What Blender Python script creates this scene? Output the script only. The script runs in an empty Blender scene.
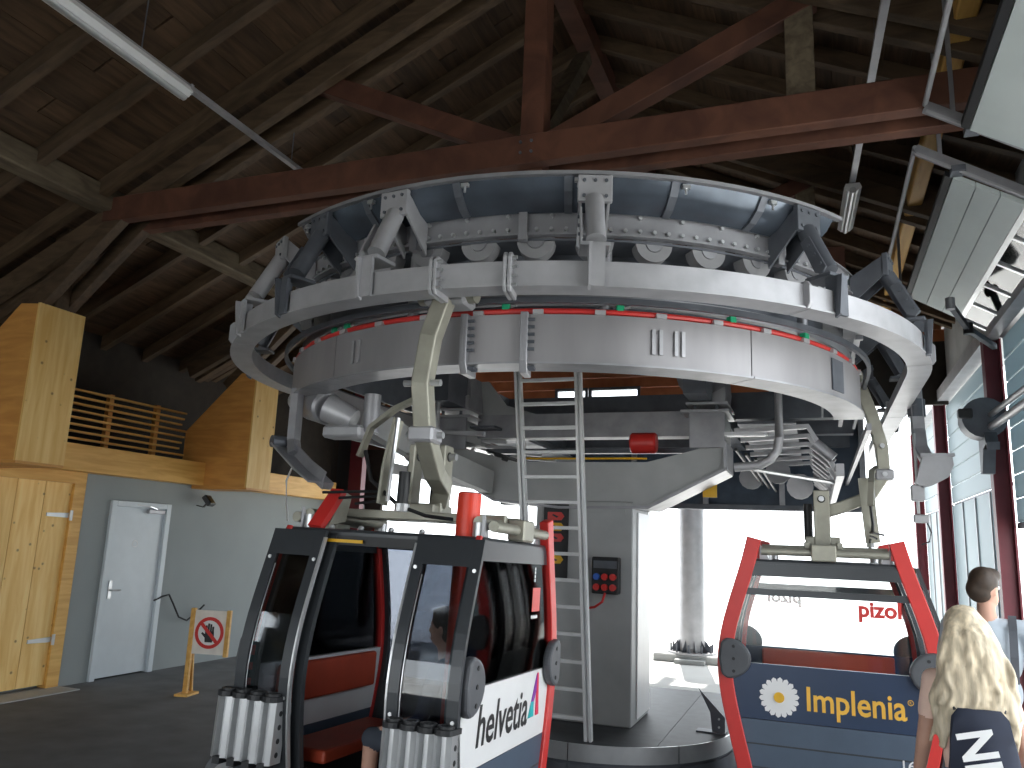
import bpy, bmesh, math, random
from math import sin, cos, pi, radians, sqrt, atan2
from mathutils import Vector, Matrix, Euler
random.seed(7)
scene = bpy.context.scene
COL = scene.collection

# ------------------------------------------------------------------ camera
YAW, PIT, ROLL = radians(21), radians(11.3), radians(2.27)
fw = Vector((-sin(YAW)*cos(PIT), cos(YAW)*cos(PIT), sin(PIT)))
r0 = Vector((cos(YAW), sin(YAW), 0)); u0 = r0.cross(fw)
Rv = cos(ROLL)*r0 + sin(ROLL)*u0; Uv = cos(ROLL)*u0 - sin(ROLL)*r0
cd = bpy.data.cameras.new('camera'); cam = bpy.data.objects.new('camera', cd); COL.objects.link(cam)
cd.sensor_width = 36.0; cd.lens = 36.0*800/1024; cd.clip_start = 0.05; cd.clip_end = 500
m = Matrix.Identity(4)
for i in range(3):
    m[i][0] = Rv[i]; m[i][1] = Uv[i]; m[i][2] = -fw[i]
m[0][3], m[1][3], m[2][3] = 0, 0, 1.85
cam.matrix_world = m
scene.camera = cam

# ------------------------------------------------------------------ world, sun, exposure
w = bpy.data.worlds.new('world'); scene.world = w; w.use_nodes = True
bg = w.node_tree.nodes['Background']
bg.inputs[0].default_value = (0.90, 0.955, 1.0, 1); bg.inputs[1].default_value = 2.8
sd = bpy.data.lights.new('sun', 'SUN'); sd.energy = 6.0; sd.angle = radians(0.6); sd.color = (1.0, 0.95, 0.88)
sun = bpy.data.objects.new('sun', sd); COL.objects.link(sun)
sun.rotation_euler = Vector((0.10, -0.52, -0.85)).to_track_quat('-Z', 'Y').to_euler()
vs = scene.view_settings
vs.view_transform = 'Standard'; vs.look = 'None'; vs.exposure = 0.64; vs.gamma = 1.0; vs.use_curve_mapping = False
scene.cycles.max_bounces = 8; scene.cycles.diffuse_bounces = 5; scene.cycles.transparent_max_bounces = 24
scene.cycles.glossy_bounces = 3; scene.cycles.caustics_reflective = False; scene.cycles.caustics_refractive = False
scene.cycles.sample_clamp_indirect = 8

def portal(loc, rot, sx, sy):
    l = bpy.data.lights.new('portal', 'AREA'); l.shape = 'RECTANGLE'; l.size = sx; l.size_y = sy
    l.cycles.is_portal = True
    o = bpy.data.objects.new('portal', l); COL.objects.link(o); o.location = loc; o.rotation_euler = rot
portal((-3.2, 14.25, 1.9), (radians(-90), 0, 0), 10.4, 4.0)     # open far end, facing the hall
portal((2.12, 3.9, 2.1), (0, radians(90), 0), 4.4, 4.0)         # open sectional door on the right
portal((2.12, 8.3, 2.1), (0, radians(90), 0), 4.4, 3.4)
portal((-3.5, -3.05, 1.5), (radians(90), 0, 0), 7.6, 3.0)       # unseen opening behind the camera, sized to light the machine front

# ------------------------------------------------------------------ materials
MATS = {}
def nt(mat):
    mat.use_nodes = True
    n = mat.node_tree.nodes
    return n, mat.node_tree.links, n['Principled BSDF']
def mat(name, col, rough=0.6, metal=0.0, var=0.12, scale=6.0, bump=0.0, rnd=0.0, stretch=(1, 1, 1), emit=None):
    if name in MATS: return MATS[name]
    M = bpy.data.materials.new(name); n, l, b = nt(M)
    tc = n.new('ShaderNodeTexCoord'); mp = n.new('ShaderNodeMapping'); mp.inputs['Scale'].default_value = stretch
    l.new(tc.outputs['Object'], mp.inputs[0])
    no = n.new('ShaderNodeTexNoise'); no.inputs['Scale'].default_value = scale; no.inputs['Detail'].default_value = 5
    l.new(mp.outputs[0], no.inputs['Vector'])
    rm = n.new('ShaderNodeMapRange'); rm.inputs[1].default_value = 0.3; rm.inputs[2].default_value = 0.7
    rm.inputs[3].default_value = 1-var; rm.inputs[4].default_value = 1+var
    l.new(no.outputs[0], rm.inputs[0])
    mx = n.new('ShaderNodeMix'); mx.data_type = 'RGBA'; mx.blend_type = 'MULTIPLY'; mx.inputs[0].default_value = 1
    mx.inputs['A'].default_value = (*col, 1)
    src = rm.outputs[0]
    if rnd:
        oi = n.new('ShaderNodeObjectInfo'); r2 = n.new('ShaderNodeMapRange')
        r2.inputs[3].default_value = 1-rnd; r2.inputs[4].default_value = 1+rnd
        l.new(oi.outputs['Random'], r2.inputs[0])
        mu = n.new('ShaderNodeMath'); mu.operation = 'MULTIPLY'; l.new(src, mu.inputs[0]); l.new(r2.outputs[0], mu.inputs[1]); src = mu.outputs[0]
    l.new(src, mx.inputs['B']); l.new(mx.outputs['Result'], b.inputs['Base Color'])
    b.inputs['Roughness'].default_value = rough; b.inputs['Metallic'].default_value = metal
    if bump:
        bp = n.new('ShaderNodeBump'); bp.inputs['Strength'].default_value = bump; bp.inputs['Distance'].default_value = 0.01
        l.new(no.outputs[0], bp.inputs['Height']); l.new(bp.outputs[0], b.inputs['Normal'])
    MATS[name] = M
    return M
def wood(name, c1, c2, rough=0.65, stretch=(1, 1, 1), scale=5, knots=0.0, rnd=0.15):
    M = bpy.data.materials.new(name); n, l, b = nt(M)
    tc = n.new('ShaderNodeTexCoord'); mp = n.new('ShaderNodeMapping'); mp.inputs['Scale'].default_value = stretch
    l.new(tc.outputs['Object'], mp.inputs[0])
    oi = n.new('ShaderNodeObjectInfo')
    add = n.new('ShaderNodeVectorMath'); l.new(mp.outputs[0], add.inputs[0])
    sc = n.new('ShaderNodeMath'); sc.operation = 'MULTIPLY'; sc.inputs[1].default_value = 37; l.new(oi.outputs['Random'], sc.inputs[0]); l.new(sc.outputs[0], add.inputs[1])
    no = n.new('ShaderNodeTexNoise'); no.inputs['Scale'].default_value = scale; no.inputs['Detail'].default_value = 6; no.inputs['Distortion'].default_value = 0.6
    l.new(add.outputs[0], no.inputs['Vector'])
    cr = n.new('ShaderNodeValToRGB'); cr.color_ramp.elements[0].position = 0.35; cr.color_ramp.elements[1].position = 0.65
    cr.color_ramp.elements[0].color = (*c1, 1); cr.color_ramp.elements[1].color = (*c2, 1)
    l.new(no.outputs[0], cr.inputs[0])
    last = cr.outputs[0]
    if knots:
        vo = n.new('ShaderNodeTexVoronoi'); vo.inputs['Scale'].default_value = 6.5
        l.new(tc.outputs['Object'], vo.inputs['Vector'])
        k = n.new('ShaderNodeMapRange'); k.inputs[1].default_value = 0.05; k.inputs[2].default_value = 0.13; k.inputs[3].default_value = knots; k.inputs[4].default_value = 0
        l.new(vo.outputs['Distance'], k.inputs[0])
        mk = n.new('ShaderNodeMix'); mk.data_type = 'RGBA'; l.new(k.outputs[0], mk.inputs[0]); l.new(last, mk.inputs['A'])
        mk.inputs['B'].default_value = (0.16, 0.07, 0.02, 1); last = mk.outputs['Result']
    r2 = n.new('ShaderNodeMapRange'); r2.inputs[3].default_value = 1-rnd; r2.inputs[4].default_value = 1+rnd; l.new(oi.outputs['Random'], r2.inputs[0])
    mx = n.new('ShaderNodeMix'); mx.data_type = 'RGBA'; mx.blend_type = 'MULTIPLY'; mx.inputs[0].default_value = 1
    l.new(last, mx.inputs['A']); l.new(r2.outputs[0], mx.inputs['B']); l.new(mx.outputs['Result'], b.inputs['Base Color'])
    bp = n.new('ShaderNodeBump'); bp.inputs['Strength'].default_value = 0.15; bp.inputs['Distance'].default_value = 0.004
    l.new(no.outputs[0], bp.inputs['Height']); l.new(bp.outputs[0], b.inputs['Normal'])
    b.inputs['Roughness'].default_value = rough
    MATS[name] = M
    return M
def glass(name, tint, refl=1.0):
    M = bpy.data.materials.new(name); M.use_nodes = True; n = M.node_tree.nodes; l = M.node_tree.links; n.clear()
    o = n.new('ShaderNodeOutputMaterial'); t = n.new('ShaderNodeBsdfTransparent'); t.inputs[0].default_value = (*tint, 1)
    g = n.new('ShaderNodeBsdfGlossy'); g.inputs['Roughness'].default_value = 0.04; g.inputs[0].default_value = (refl, refl, refl, 1)
    f = n.new('ShaderNodeFresnel'); f.inputs[0].default_value = 1.5
    mx = n.new('ShaderNodeMixShader'); l.new(f.outputs[0], mx.inputs[0]); l.new(t.outputs[0], mx.inputs[1]); l.new(g.outputs[0], mx.inputs[2])
    l.new(mx.outputs[0], o.inputs[0]); MATS[name] = M
    return M
STEEL = mat('galvanised_steel', (0.34, 0.34, 0.36), 0.42, 0.45, 0.16, 5, 0.05)
STEELW = mat('galvanised_steel_light', (0.45, 0.45, 0.47), 0.42, 0.3, 0.12, 5, 0.05)
STEELD = mat('grey_painted_steel', (0.12, 0.13, 0.15), 0.5, 0.3, 0.2, 5)
DRUM = mat('drum_plate', (0.33, 0.32, 0.33), 0.45, 0.35, 0.14, 3, 0.04, stretch=(1, 1, .25))
OLIVE = mat('hanger_steel', (0.36, 0.35, 0.29), 0.45, 0.4, 0.15, 6)
ALU = mat('aluminium', (0.62, 0.63, 0.64), 0.32, 0.7, 0.06, 8)
BLACK = mat('black_plastic', (0.018, 0.019, 0.021), 0.5)
DGREY = mat('dark_grey_body', (0.045, 0.050, 0.056), 0.32, 0.1, 0.06)
NAVY = mat('navy_panel', (0.022, 0.042, 0.09), 0.35, 0, 0.05)
NAVY2 = mat('slate_blue_panel', (0.075, 0.105, 0.15), 0.4, 0, 0.05)
WHITE = mat('white_panel', (0.82, 0.82, 0.82), 0.35, 0, 0.02)
RED = mat('signal_red', (0.62, 0.035, 0.03), 0.38, 0, 0.05)
REDT = mat('tube_red', (0.75, 0.05, 0.022), 0.4, 0, 0.05)
DKRED = mat('oxide_red_post', (0.13, 0.014, 0.024), 0.5, 0, 0.1)
ORSEAT = mat('seat_red_orange', (0.50, 0.07, 0.03), 0.45, 0, 0.08)
YEL = mat('yellow', (0.80, 0.45, 0.02), 0.45, 0, 0.05)
GREEN = mat('green_sensor', (0.02, 0.42, 0.20), 0.4)
RUB = mat('tyre_rubber', (0.30, 0.30, 0.31), 0.7, 0, 0.1)
COVER = mat('cover_sheet', (0.13, 0.155, 0.19), 0.22, 0.55, 0.3, 3)
ASPH = mat('asphalt_floor', (0.135, 0.143, 0.150), 0.85, 0, 0.22, 2.5, 0.25)
CONC = mat('concrete', (0.42, 0.43, 0.43), 0.85, 0, 0.16, 2.0, 0.15)
CONCL = mat('pale_concrete_ground', (0.60, 0.60, 0.58), 0.9, 0, 0.1, 1.0)
WALLG = mat('grey_render', (0.305, 0.335, 0.335), 0.9, 0, 0.05, 1.2, 0.06)
DOORG = mat('pale_grey_door', (0.62, 0.68, 0.72), 0.4, 0, 0.03)
WWASH = mat('whitewash', (0.62, 0.66, 0.66), 0.9, 0, 0.12, 2.0, 0.1)
PANEL = mat('sectional_panel', (0.58, 0.64, 0.63), 0.5, 0.1, 0.05, 2)
DARKW = mat('dark_void_backing', (0.035, 0.028, 0.022), 0.9, 0, 0.2)  # near-black colour standing in for unlit space, also on backing sheets
TIMB = wood('old_red_timber', (0.075, 0.027, 0.016), (0.14, 0.055, 0.031), 0.7, (1, 1, 1), 3)
TIMG = wood('old_grey_timber', (0.10, 0.075, 0.048), (0.18, 0.14, 0.09), 0.8, (4, 1, 4), 3)
RAFT = wood('rafter_timber', (0.065, 0.040, 0.022), (0.115, 0.073, 0.04), 0.75, (1, 4, 4), 3)
BOARD = wood('roof_board', (0.052, 0.029, 0.014), (0.098, 0.056, 0.029), 0.8, (6, .6, 6), 3, rnd=0.3)
SPRUCE = wood('spruce_panel', (0.80, 0.48, 0.14), (0.92, 0.64, 0.25), 0.55, (5, 5, .5), 3, knots=0.75)
PLYO = wood('orange_ply', (0.56, 0.25, 0.06), (0.70, 0.35, 0.095), 0.5, (1, 1, 6), 2, rnd=0.05)
BEAMY = wood('yellow_glulam', (0.62, 0.33, 0.075), (0.76, 0.46, 0.13), 0.55, (5, .5, 5), 3)
GABLE = wood('gable_board', (0.40, 0.12, 0.045), (0.52, 0.18, 0.07), 0.7, (1, 1, 1), 3)
GLS = glass('clear_glass', (0.96, 0.98, 0.985)); GLT = glass('tinted_glass', (0.78, 0.80, 0.82)); GLE = glass('end_window_glass', (.80, .82, .84), .55); GLX = glass('dim_view_glass', (0.34, 0.36, 0.40)); GLD = glass('dark_tinted_glass', (0.74, 0.76, 0.78))  # darkest glass imitates a dim background behind the near cabin
SKIN = mat('skin', (0.58, 0.33, 0.24), 0.55, 0, 0.04)

# ------------------------------------------------------------------ mesh helpers
OFF = {}
class MB:
    def __init__(s): s.v = []; s.f = []; s.M = None
    def add(s, vs, fs):
        o = len(s.v)
        for p in vs:
            p = Vector(p)
            if s.M is not None: p = s.M @ p
            s.v.append(p)
        s.f += [tuple(i+o for i in f) for f in fs]
        return s
    def box(s, x0, x1, y0, y1, z0, z1):
        return s.add([(x0, y0, z0), (x1, y0, z0), (x1, y1, z0), (x0, y1, z0), (x0, y0, z1), (x1, y0, z1), (x1, y1, z1), (x0, y1, z1)],
                     [(3, 2, 1, 0), (4, 5, 6, 7), (0, 1, 5, 4), (1, 2, 6, 5), (2, 3, 7, 6), (3, 0, 4, 7)])
    def cbox(s, c, d): return s.box(c[0]-d[0]/2, c[0]+d[0]/2, c[1]-d[1]/2, c[1]+d[1]/2, c[2]-d[2]/2, c[2]+d[2]/2)
    def frames(s, pts, up):
        P = [Vector(p) for p in pts]; out = []
        for i, p in enumerate(P):
            a = P[max(i-1, 0)]; b = P[min(i+1, len(P)-1)]
            t = (b-a).normalized(); u = Vector(up); sd = t.cross(u)
            if sd.length < 1e-4: sd = t.cross(Vector((0, 1, 0.01)))
            sd.normalize(); u = sd.cross(t).normalized(); out.append((p, sd, u))
        return out
    def sweep(s, pts, sec, up=(0, 0, 1), caps=True, closed=True):
        """sec: list of (side, up) offsets"""
        fr = s.frames(pts, up); n = len(sec); vs = []; fs = []
        for p, sd, u in fr: vs += [p+sd*a+u*b for a, b in sec]
        for i in range(len(fr)-1):
            for j in range(n if closed else n-1):
                k = (j+1) % n; fs.append((i*n+j, i*n+k, (i+1)*n+k, (i+1)*n+j))
        if caps and closed: fs += [tuple(range(n))[::-1], tuple((len(fr)-1)*n+j for j in range(n))]
        return s.add(vs, fs)
    def bar(s, pts, wd, h, up=(0, 0, 1)): return s.sweep(pts, [(-wd/2, -h/2), (wd/2, -h/2), (wd/2, h/2), (-wd/2, h/2)], up)
    def tube(s, pts, r, n=8, up=(0, 0, 1)): return s.sweep(pts, [(r*cos(2*pi*i/n), r*sin(2*pi*i/n)) for i in range(n)], up)
    def cyl(s, p0, p1, r, n=12, r2=None):
        p0 = Vector(p0); p1 = Vector(p1); t = (p1-p0).normalized(); a = t.orthogonal().normalized(); b = t.cross(a); r2 = r if r2 is None else r2
        vs = [p0+(a*cos(2*pi*i/n)+b*sin(2*pi*i/n))*r for i in range(n)]+[p1+(a*cos(2*pi*i/n)+b*sin(2*pi*i/n))*r2 for i in range(n)]
        fs = [(i, (i+1) % n, n+(i+1) % n, n+i) for i in range(n)]+[tuple(range(n))[::-1], tuple(range(n, 2*n))]
        return s.add(vs, fs)
    def ring(s, p0, p1, r, ri, n=20):
        p0 = Vector(p0); p1 = Vector(p1); t = (p1-p0).normalized(); a = t.orthogonal().normalized(); b = t.cross(a)
        e = [a*cos(2*pi*i/n)+b*sin(2*pi*i/n) for i in range(n)]
        vs = [p0+q*r for q in e]+[p1+q*r for q in e]+[p1+q*ri for q in e]+[p0+q*ri for q in e]; fs = []
        for i in range(n):
            k = (i+1) % n
            for j in range(4): fs.append((j*n+i, j*n+k, ((j+1) % 4)*n+k, ((j+1) % 4)*n+i))
        return s.add(vs, fs)
    def prism(s, poly, f0, f1):
        """poly: 2d pts; f0,f1 map 2d pt to 3d for both faces"""
        n = len(poly); vs = [f0(*p) for p in poly]+[f1(*p) for p in poly]
        return s.add(vs, [tuple(range(n))[::-1], tuple(range(n, 2*n))]+[(i, (i+1) % n, n+(i+1) % n, n+i) for i in range(n)])
    def pY(s, poly, y0, y1): return s.prism(poly, lambda a, b: (a, y0, b), lambda a, b: (a, y1, b))
    def pX(s, poly, x0, x1): return s.prism(poly, lambda a, b: (x0, a, b), lambda a, b: (x1, a, b))
    def pZ(s, poly, z0, z1): return s.prism(poly, lambda a, b: (a, b, z0), lambda a, b: (a, b, z1))
    def ball(s, c, r, n=10, sc=(1, 1, 1)):
        vs = []; fs = []; c = Vector(c)
        for i in range(n+1):
            t = pi*i/n
            for j in range(2*n):
                p = pi*j/n; vs.append(c+Vector((sin(t)*cos(p)*r*sc[0], sin(t)*sin(p)*r*sc[1], cos(t)*r*sc[2])))
        for i in range(n):
            for j in range(2*n): fs.append((i*2*n+j, (i+1)*2*n+j, (i+1)*2*n+(j+1) % (2*n), i*2*n+(j+1) % (2*n)))
        return s.add(vs, fs)

def obj(name, mb, material, parent=None, smooth=False, bevel=0, kind=None, seg=1):
    off = OFF.get(parent.name, Vector()) if parent else Vector()
    me = bpy.data.meshes.new(name)
    me.from_pydata([tuple(v-off) for v in mb.v], [], mb.f); me.validate(); me.update()
    bm = bmesh.new(); bm.from_mesh(me); bmesh.ops.recalc_face_normals(bm, faces=bm.faces); bm.to_mesh(me); bm.free()
    if smooth:
        me.shade_smooth()
        try: me.set_sharp_from_angle(angle=radians(40))
        except Exception: pass
    for mt in (material if isinstance(material, (list, tuple)) else [material]): me.materials.append(mt)
    o = bpy.data.objects.new(name, me); COL.objects.link(o)
    if parent: o.parent = parent; OFF[o.name] = off
    if bevel:
        b = o.modifiers.new('bevel', 'BEVEL'); b.width = bevel; b.segments = seg; b.limit_method = 'ANGLE'
    if kind: o['kind'] = kind
    return o
def tag(o, label, cat, group=None):
    o['label'] = label; o['category'] = cat
    if group: o['group'] = group
    return o
def thing(name, label, cat, loc=(0, 0, 0), rot=(0, 0, 0), group=None, world=False):
    o = bpy.data.objects.new(name, None); COL.objects.link(o); o.location = loc; o.rotation_euler = rot; o.empty_display_size = 0.2
    OFF[o.name] = Vector(loc) if world else Vector()
    return tag(o, label, cat, group)
def struct(name, mb, material, parent=None, **k):
    o = obj(name, mb, material, parent, **k)
    if not parent: o['kind'] = 'structure'
    return o
def inst(name, src, parent, loc=None, rot=None):
    """another object sharing the mesh of src"""
    o = bpy.data.objects.new(name, src.data); COL.objects.link(o); o.parent = parent
    OFF[o.name] = OFF.get(parent.name, Vector())
    if loc is not None: o.location = loc
    if rot is not None: o.rotation_euler = rot
    return o
def copy_tree(o, parent=None):
    c = o.copy(); COL.objects.link(c); c.parent = parent; OFF[c.name] = OFF.get(o.name, Vector())
    for ch in list(o.children): copy_tree(ch, c)
    return c
def text(name, s, size, material, parent, M, shear=0, ext=0.002, bold=0.0, xs=1.0, spacing=1.0):
    cu = bpy.data.curves.new(name, 'FONT'); cu.body = s; cu.size = size; cu.extrude = ext; cu.shear = shear; cu.offset = bold; cu.space_character = spacing
    cu.resolution_u = 3
    t = bpy.data.objects.new(name, cu); COL.objects.link(t)
    dg = bpy.context.evaluated_depsgraph_get(); me = bpy.data.meshes.new_from_object(t.evaluated_get(dg))
    bpy.data.objects.remove(t); bpy.data.curves.remove(cu)
    me.transform(M @ Matrix.Diagonal((xs, 1, 1, 1))); me.materials.clear(); me.materials.append(material)
    o = bpy.data.objects.new(name, me); COL.objects.link(o); o.parent = parent
    return o
def frame_m(o, x, y):
    """matrix placing text: origin o, direction x, up y"""
    x = Vector(x).normalized(); y = Vector(y).normalized(); z = x.cross(y); M = Matrix.Identity(4)
    for i in range(3): M[i][0] = x[i]; M[i][1] = y[i]; M[i][2] = z[i]; M[i][3] = o[i]
    return M

# ================================================================== STRUCTURE
TRL = bpy.data.materials.new('translucent_sheet'); n_, l_, b_ = nt(TRL)
tl = n_.new('ShaderNodeBsdfTranslucent'); tl.inputs[0].default_value = (0.33, 0.40, 0.43, 1); ms = n_.new('ShaderNodeMixShader'); ms.inputs[0].default_value = 0.5
b_.inputs['Base Color'].default_value = (0.50, 0.56, 0.58, 1); b_.inputs['Roughness'].default_value = 0.4
l_.new(b_.outputs[0], ms.inputs[1]); l_.new(tl.outputs[0], ms.inputs[2]); l_.new(ms.outputs[0], n_['Material Output'].inputs[0])

XL, XR, RX = -8.4, 2.0, -2.27
def roofz(x): return 7.75-0.47*abs(x-RX)
# floor with the U shaped cabin trench
TC = (-2.15, 7.2)
def trench(t):
    return (TC[0]+(3.15 if cos(t) > 0 else 3.0)*cos(t), TC[1]+2.9*sin(t))
arc = [trench(2*pi-pi*i/40) for i in range(41)]         # right -> front -> left
poly = [(-8.7, -3), (2.3, -3), (2.3, 14), (1.0, 14), (1.0, 11.6)]+arc+[(-5.15, 11.6), (-5.15, 14), (-8.7, 14)]
struct('floor', MB().pZ(poly, -0.12, 0), ASPH)
struct('trim_1', MB().pZ(arc+[(-5.15, 11.6), (1.0, 11.6)], -0.62, -0.5), ASPH)     # trench bottom
mb = MB(); pth = [(1.0, 11.6)]+arc+[(-5.15, 11.6)]
for a, b in zip(pth[:-1], pth[1:]): mb.add([(a[0], a[1], -.5), (b[0], b[1], -.5), (b[0], b[1], -.12), (a[0], a[1], -.12)], [(0, 1, 2, 3)])
struct('trim_2', mb, CONC)
# pale ground outside
g = MB(); g.box(-70, 70, 14, 120, -0.3, -0.03); g.box(-5.15, 1.0, 11.6, 14, -0.3, -0.02)
struct('floor_outside', g, CONCL)
g = MB(); g.box(2.3, 70, -60, 14, -0.3, -0.03); g.box(-70, -8.7, -60, 14, -0.3, -0.03); g.box(-8.7, 2.3, -60, -3, -.3, -.03)
struct('floor_outside', g, CONCL)
# island inside the trench
IC = (-2.3, 9.25)
isl = [(IC[0]+1.38*cos(t), IC[1]+1.38*sin(t)) for t in [pi+pi*i/36 for i in range(37)]]
it = thing('island_platform', 'dark round-ended island platform with bright steel edge band under the column', 'platform', (IC[0], IC[1], -0.5), world=True)
cut = [[isl[k] for k in range(0, 15)]+[(isl[14][0], 11.6), (isl[0][0], 11.6)], [isl[k] for k in range(14, 26)]+[(isl[25][0], 11.6), (isl[14][0], 11.6)],
       [isl[k] for k in range(25, 37)]+[(isl[36][0], 11.6), (isl[25][0], 11.6)]]
CHK = mat('deck_plate', (0.055, 0.06, 0.065), 0.55, 0.2, 0.2, 8)
for c in cut:
    cx = sum(p[0] for p in c)/len(c); cy = sum(p[1] for p in c)/len(c)
    obj('deck_plate', MB().pZ([(cx+(p[0]-cx)*.994, cy+(p[1]-cy)*.997) for p in c], -0.05, 0.0), CHK, it)
obj('body', MB().pZ(isl+[(isl[-1][0], 11.6), (isl[0][0], 11.6)], -0.5, -0.06), STEELD, it)
def band(r, z0, z1, a0, a1, th=.012, c=IC):
    mb = MB(); n = 14; vs = []
    for i in range(n+1):
        t = a0+(a1-a0)*i/n
        for rr, z in ((r, z0), (r+th, z0), (r+th, z1), (r, z1)): vs.append((c[0]+rr*cos(t), c[1]+rr*sin(t), z))
    fs = [(i*4+j, i*4+(j+1) % 4, i*4+4+(j+1) % 4, i*4+4+j) for i in range(n) for j in range(4)]+[(0, 1, 2, 3), (n*4+3, n*4+2, n*4+1, n*4)]
    return mb.add(vs, fs)
for k in range(4):
    a0 = pi+k*pi/4
    obj('edge_band', band(1.385, -0.145, 0.012, a0+.004, a0+pi/4-.004), ALU, it, smooth=True)
    obj('lower_band', band(1.39, -0.40, -0.17, a0+.004, a0+pi/4-.004), STEELD, it, smooth=True)
for sx in (isl[0][0]-.012, isl[-1][0]): obj('edge_band', MB().box(sx, sx+.012, IC[1], 11.6, -.145, .012), ALU, it)

# ---- left wall
mb = MB(); mb.box(-8.75, XL, 7.42, 7.82, 0, 2.5); mb.box(-8.75, XL, 8.83, 14, 0, 2.5); mb.box(-8.75, XL, 7.82, 8.83, 2.2, 2.5)
mb.box(-8.75, XL, -3, 5.75, 0, 2.5); mb.box(-8.75, -8.55, 5.7, 8.9, 0, 2.5)
struct('wall_left', mb, WALLG)
struct('wall_left_dark_backing', MB().box(-9.35, -9.25, -3, 14, 2.4, 4.6), DARKW)  # near-black backing stands in for the unlit roof space above the wall
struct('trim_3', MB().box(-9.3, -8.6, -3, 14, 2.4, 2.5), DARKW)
struct('trim_4', MB().box(-8.42, -8.19, 6.25, 12.6, 2.5, 2.82), BEAMY, bevel=.006)
struct('trim_5', MB().box(-8.42, -8.19, -3, 5.7, 2.5, 2.82), BEAMY, bevel=.006)
# grey steel door
d2 = struct('door_2', MB().box(-8.46, -8.40, 7.90, 8.75, 0.02, 2.13), DOORG, bevel=.004)
def dpart(name, mb, m, **k): return obj(name, mb, m, d2, **k)
fr = MB(); fr.box(-8.47, -8.36, 7.82, 7.90, 0, 2.20); fr.box(-8.47, -8.36, 8.75, 8.83, 0, 2.20); fr.box(-8.47, -8.36, 7.90, 8.75, 2.13, 2.20)
dpart('door_frame', fr, DOORG, bevel=.004)
dpart('handle_plate', MB().box(-8.40, -8.388, 7.955, 8.005, .98, 1.20), ALU)
dpart('handle', MB().tube([(-8.39, 7.98, 1.08), (-8.345, 7.98, 1.08), (-8.34, 8.10, 1.08)], .011), ALU)
dpart('door_closer', MB().box(-8.40, -8.34, 8.42, 8.70, 2.06, 2.115), STEELW, bevel=.006)
dpart('closer_arm', MB().bar([(-8.34, 8.55, 2.12), (-8.30, 8.38, 2.15), (-8.37, 8.22, 2.165)], .02, .012), ALU)
for z in (.38, 1.55, 1.93): dpart('hinge', MB().cyl((-8.385, 8.765, z), (-8.385, 8.765, z+.11), .014, 8), STEELD)
dpart('round_mark', MB().ring((-8.40, 8.30, 1.66), (-8.397, 8.30, 1.66), .045, .037), WHITE)
# big spruce door
d1 = struct('door_1', MB().box(-8.52, -8.46, 5.80, 7.24, 0.05, 2.36), SPRUCE)
ys = [5.80, 6.16, 6.52, 6.88, 7.24]
for a, b in zip(ys[:-1], ys[1:]): obj('plank', MB().box(-8.46, -8.42, a+.004, b-.004, 0.05, 2.36), SPRUCE, d1)
mb = MB(); mb.box(-8.52, -8.38, 7.24, 7.40, 0, 2.5); mb.box(-8.52, -8.38, 5.66, 5.80, 0, 2.5); mb.box(-8.52, -8.38, 5.8, 7.24, 2.36, 2.5)
obj('door_frame', mb, BEAMY, d1)
for z in (.55, 1.98):
    h = obj('hinge_strap', MB().pX([(7.26, z-.03), (7.26, z+.03), (6.94, z+.02), (6.94, z-.02)], -8.42, -8.41), ALU, d1)
    obj('hinge_pin', MB().cyl((-8.385, 7.25, z-.06), (-8.385, 7.25, z+.06), .018, 10), ALU, h)
obj('handle', MB().tube([(-8.42, 6.30, 1.05), (-8.37, 6.30, 1.05), (-8.365, 6.44, 1.05)], .012), ALU, d1)
obj('handle_plate', MB().box(-8.42, -8.41, 6.27, 6.33, .96, 1.13), ALU, d1)
struct('trim_6', MB().box(-8.5, -8.05, 5.66, 7.42, 0, 0.012), CONC)     # pale threshold
tag(obj('wall_board', MB().box(-8.40, -8.36, 5.2, 5.63, 1.2, 2.46), RED), 'red panel on the wall left of the spruce door', 'panel')
# wall cable from sign to door
cab = [(-8.37, 8.72, .92), (-8.35, 8.85, .97), (-8.34, 8.95, .99), (-8.34, 9.05, .86), (-8.34, 9.18, .68), (-8.34, 9.34, .62), (-8.34, 9.50, .70), (-8.30, 9.62, .82)]
tag(obj('cable', MB().tube(cab, .012, 6), BLACK, smooth=True), 'black cable hanging against the grey wall beside the door', 'cable')
# floodlight
fl = thing('floodlight', 'small black floodlight on the grey wall above the barrier sign', 'floodlight', (-8.4, 9.36, 2.27), world=True)
mb = MB(); mb.M = Matrix.Translation((-8.22, 9.40, 2.30)) @ Euler((0, radians(-38), radians(20))).to_matrix().to_4x4()
mb.box(-.05, .02, -.10, .10, -.08, .08); obj('housing', mb, BLACK, fl, bevel=.01)
mb = MB(); mb.M = Matrix.Translation((-8.22, 9.40, 2.30)) @ Euler((0, radians(-38), radians(20))).to_matrix().to_4x4()
mb.box(.02, .026, -.088, .088, -.068, .068); obj('lens', mb, GLS, fl)
mb = MB(); mb.M = Matrix.Translation((-8.22, 9.40, 2.30)) @ Euler((0, radians(-38), radians(20))).to_matrix().to_4x4()
mb.box(.012, .019, -.085, .085, -.065, .065); obj('reflector', mb, ALU, fl)
obj('bracket', MB().bar([(-8.4, 9.36, 2.22), (-8.30, 9.38, 2.20), (-8.24, 9.40, 2.28)], .05, .012), BLACK, fl)

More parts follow.
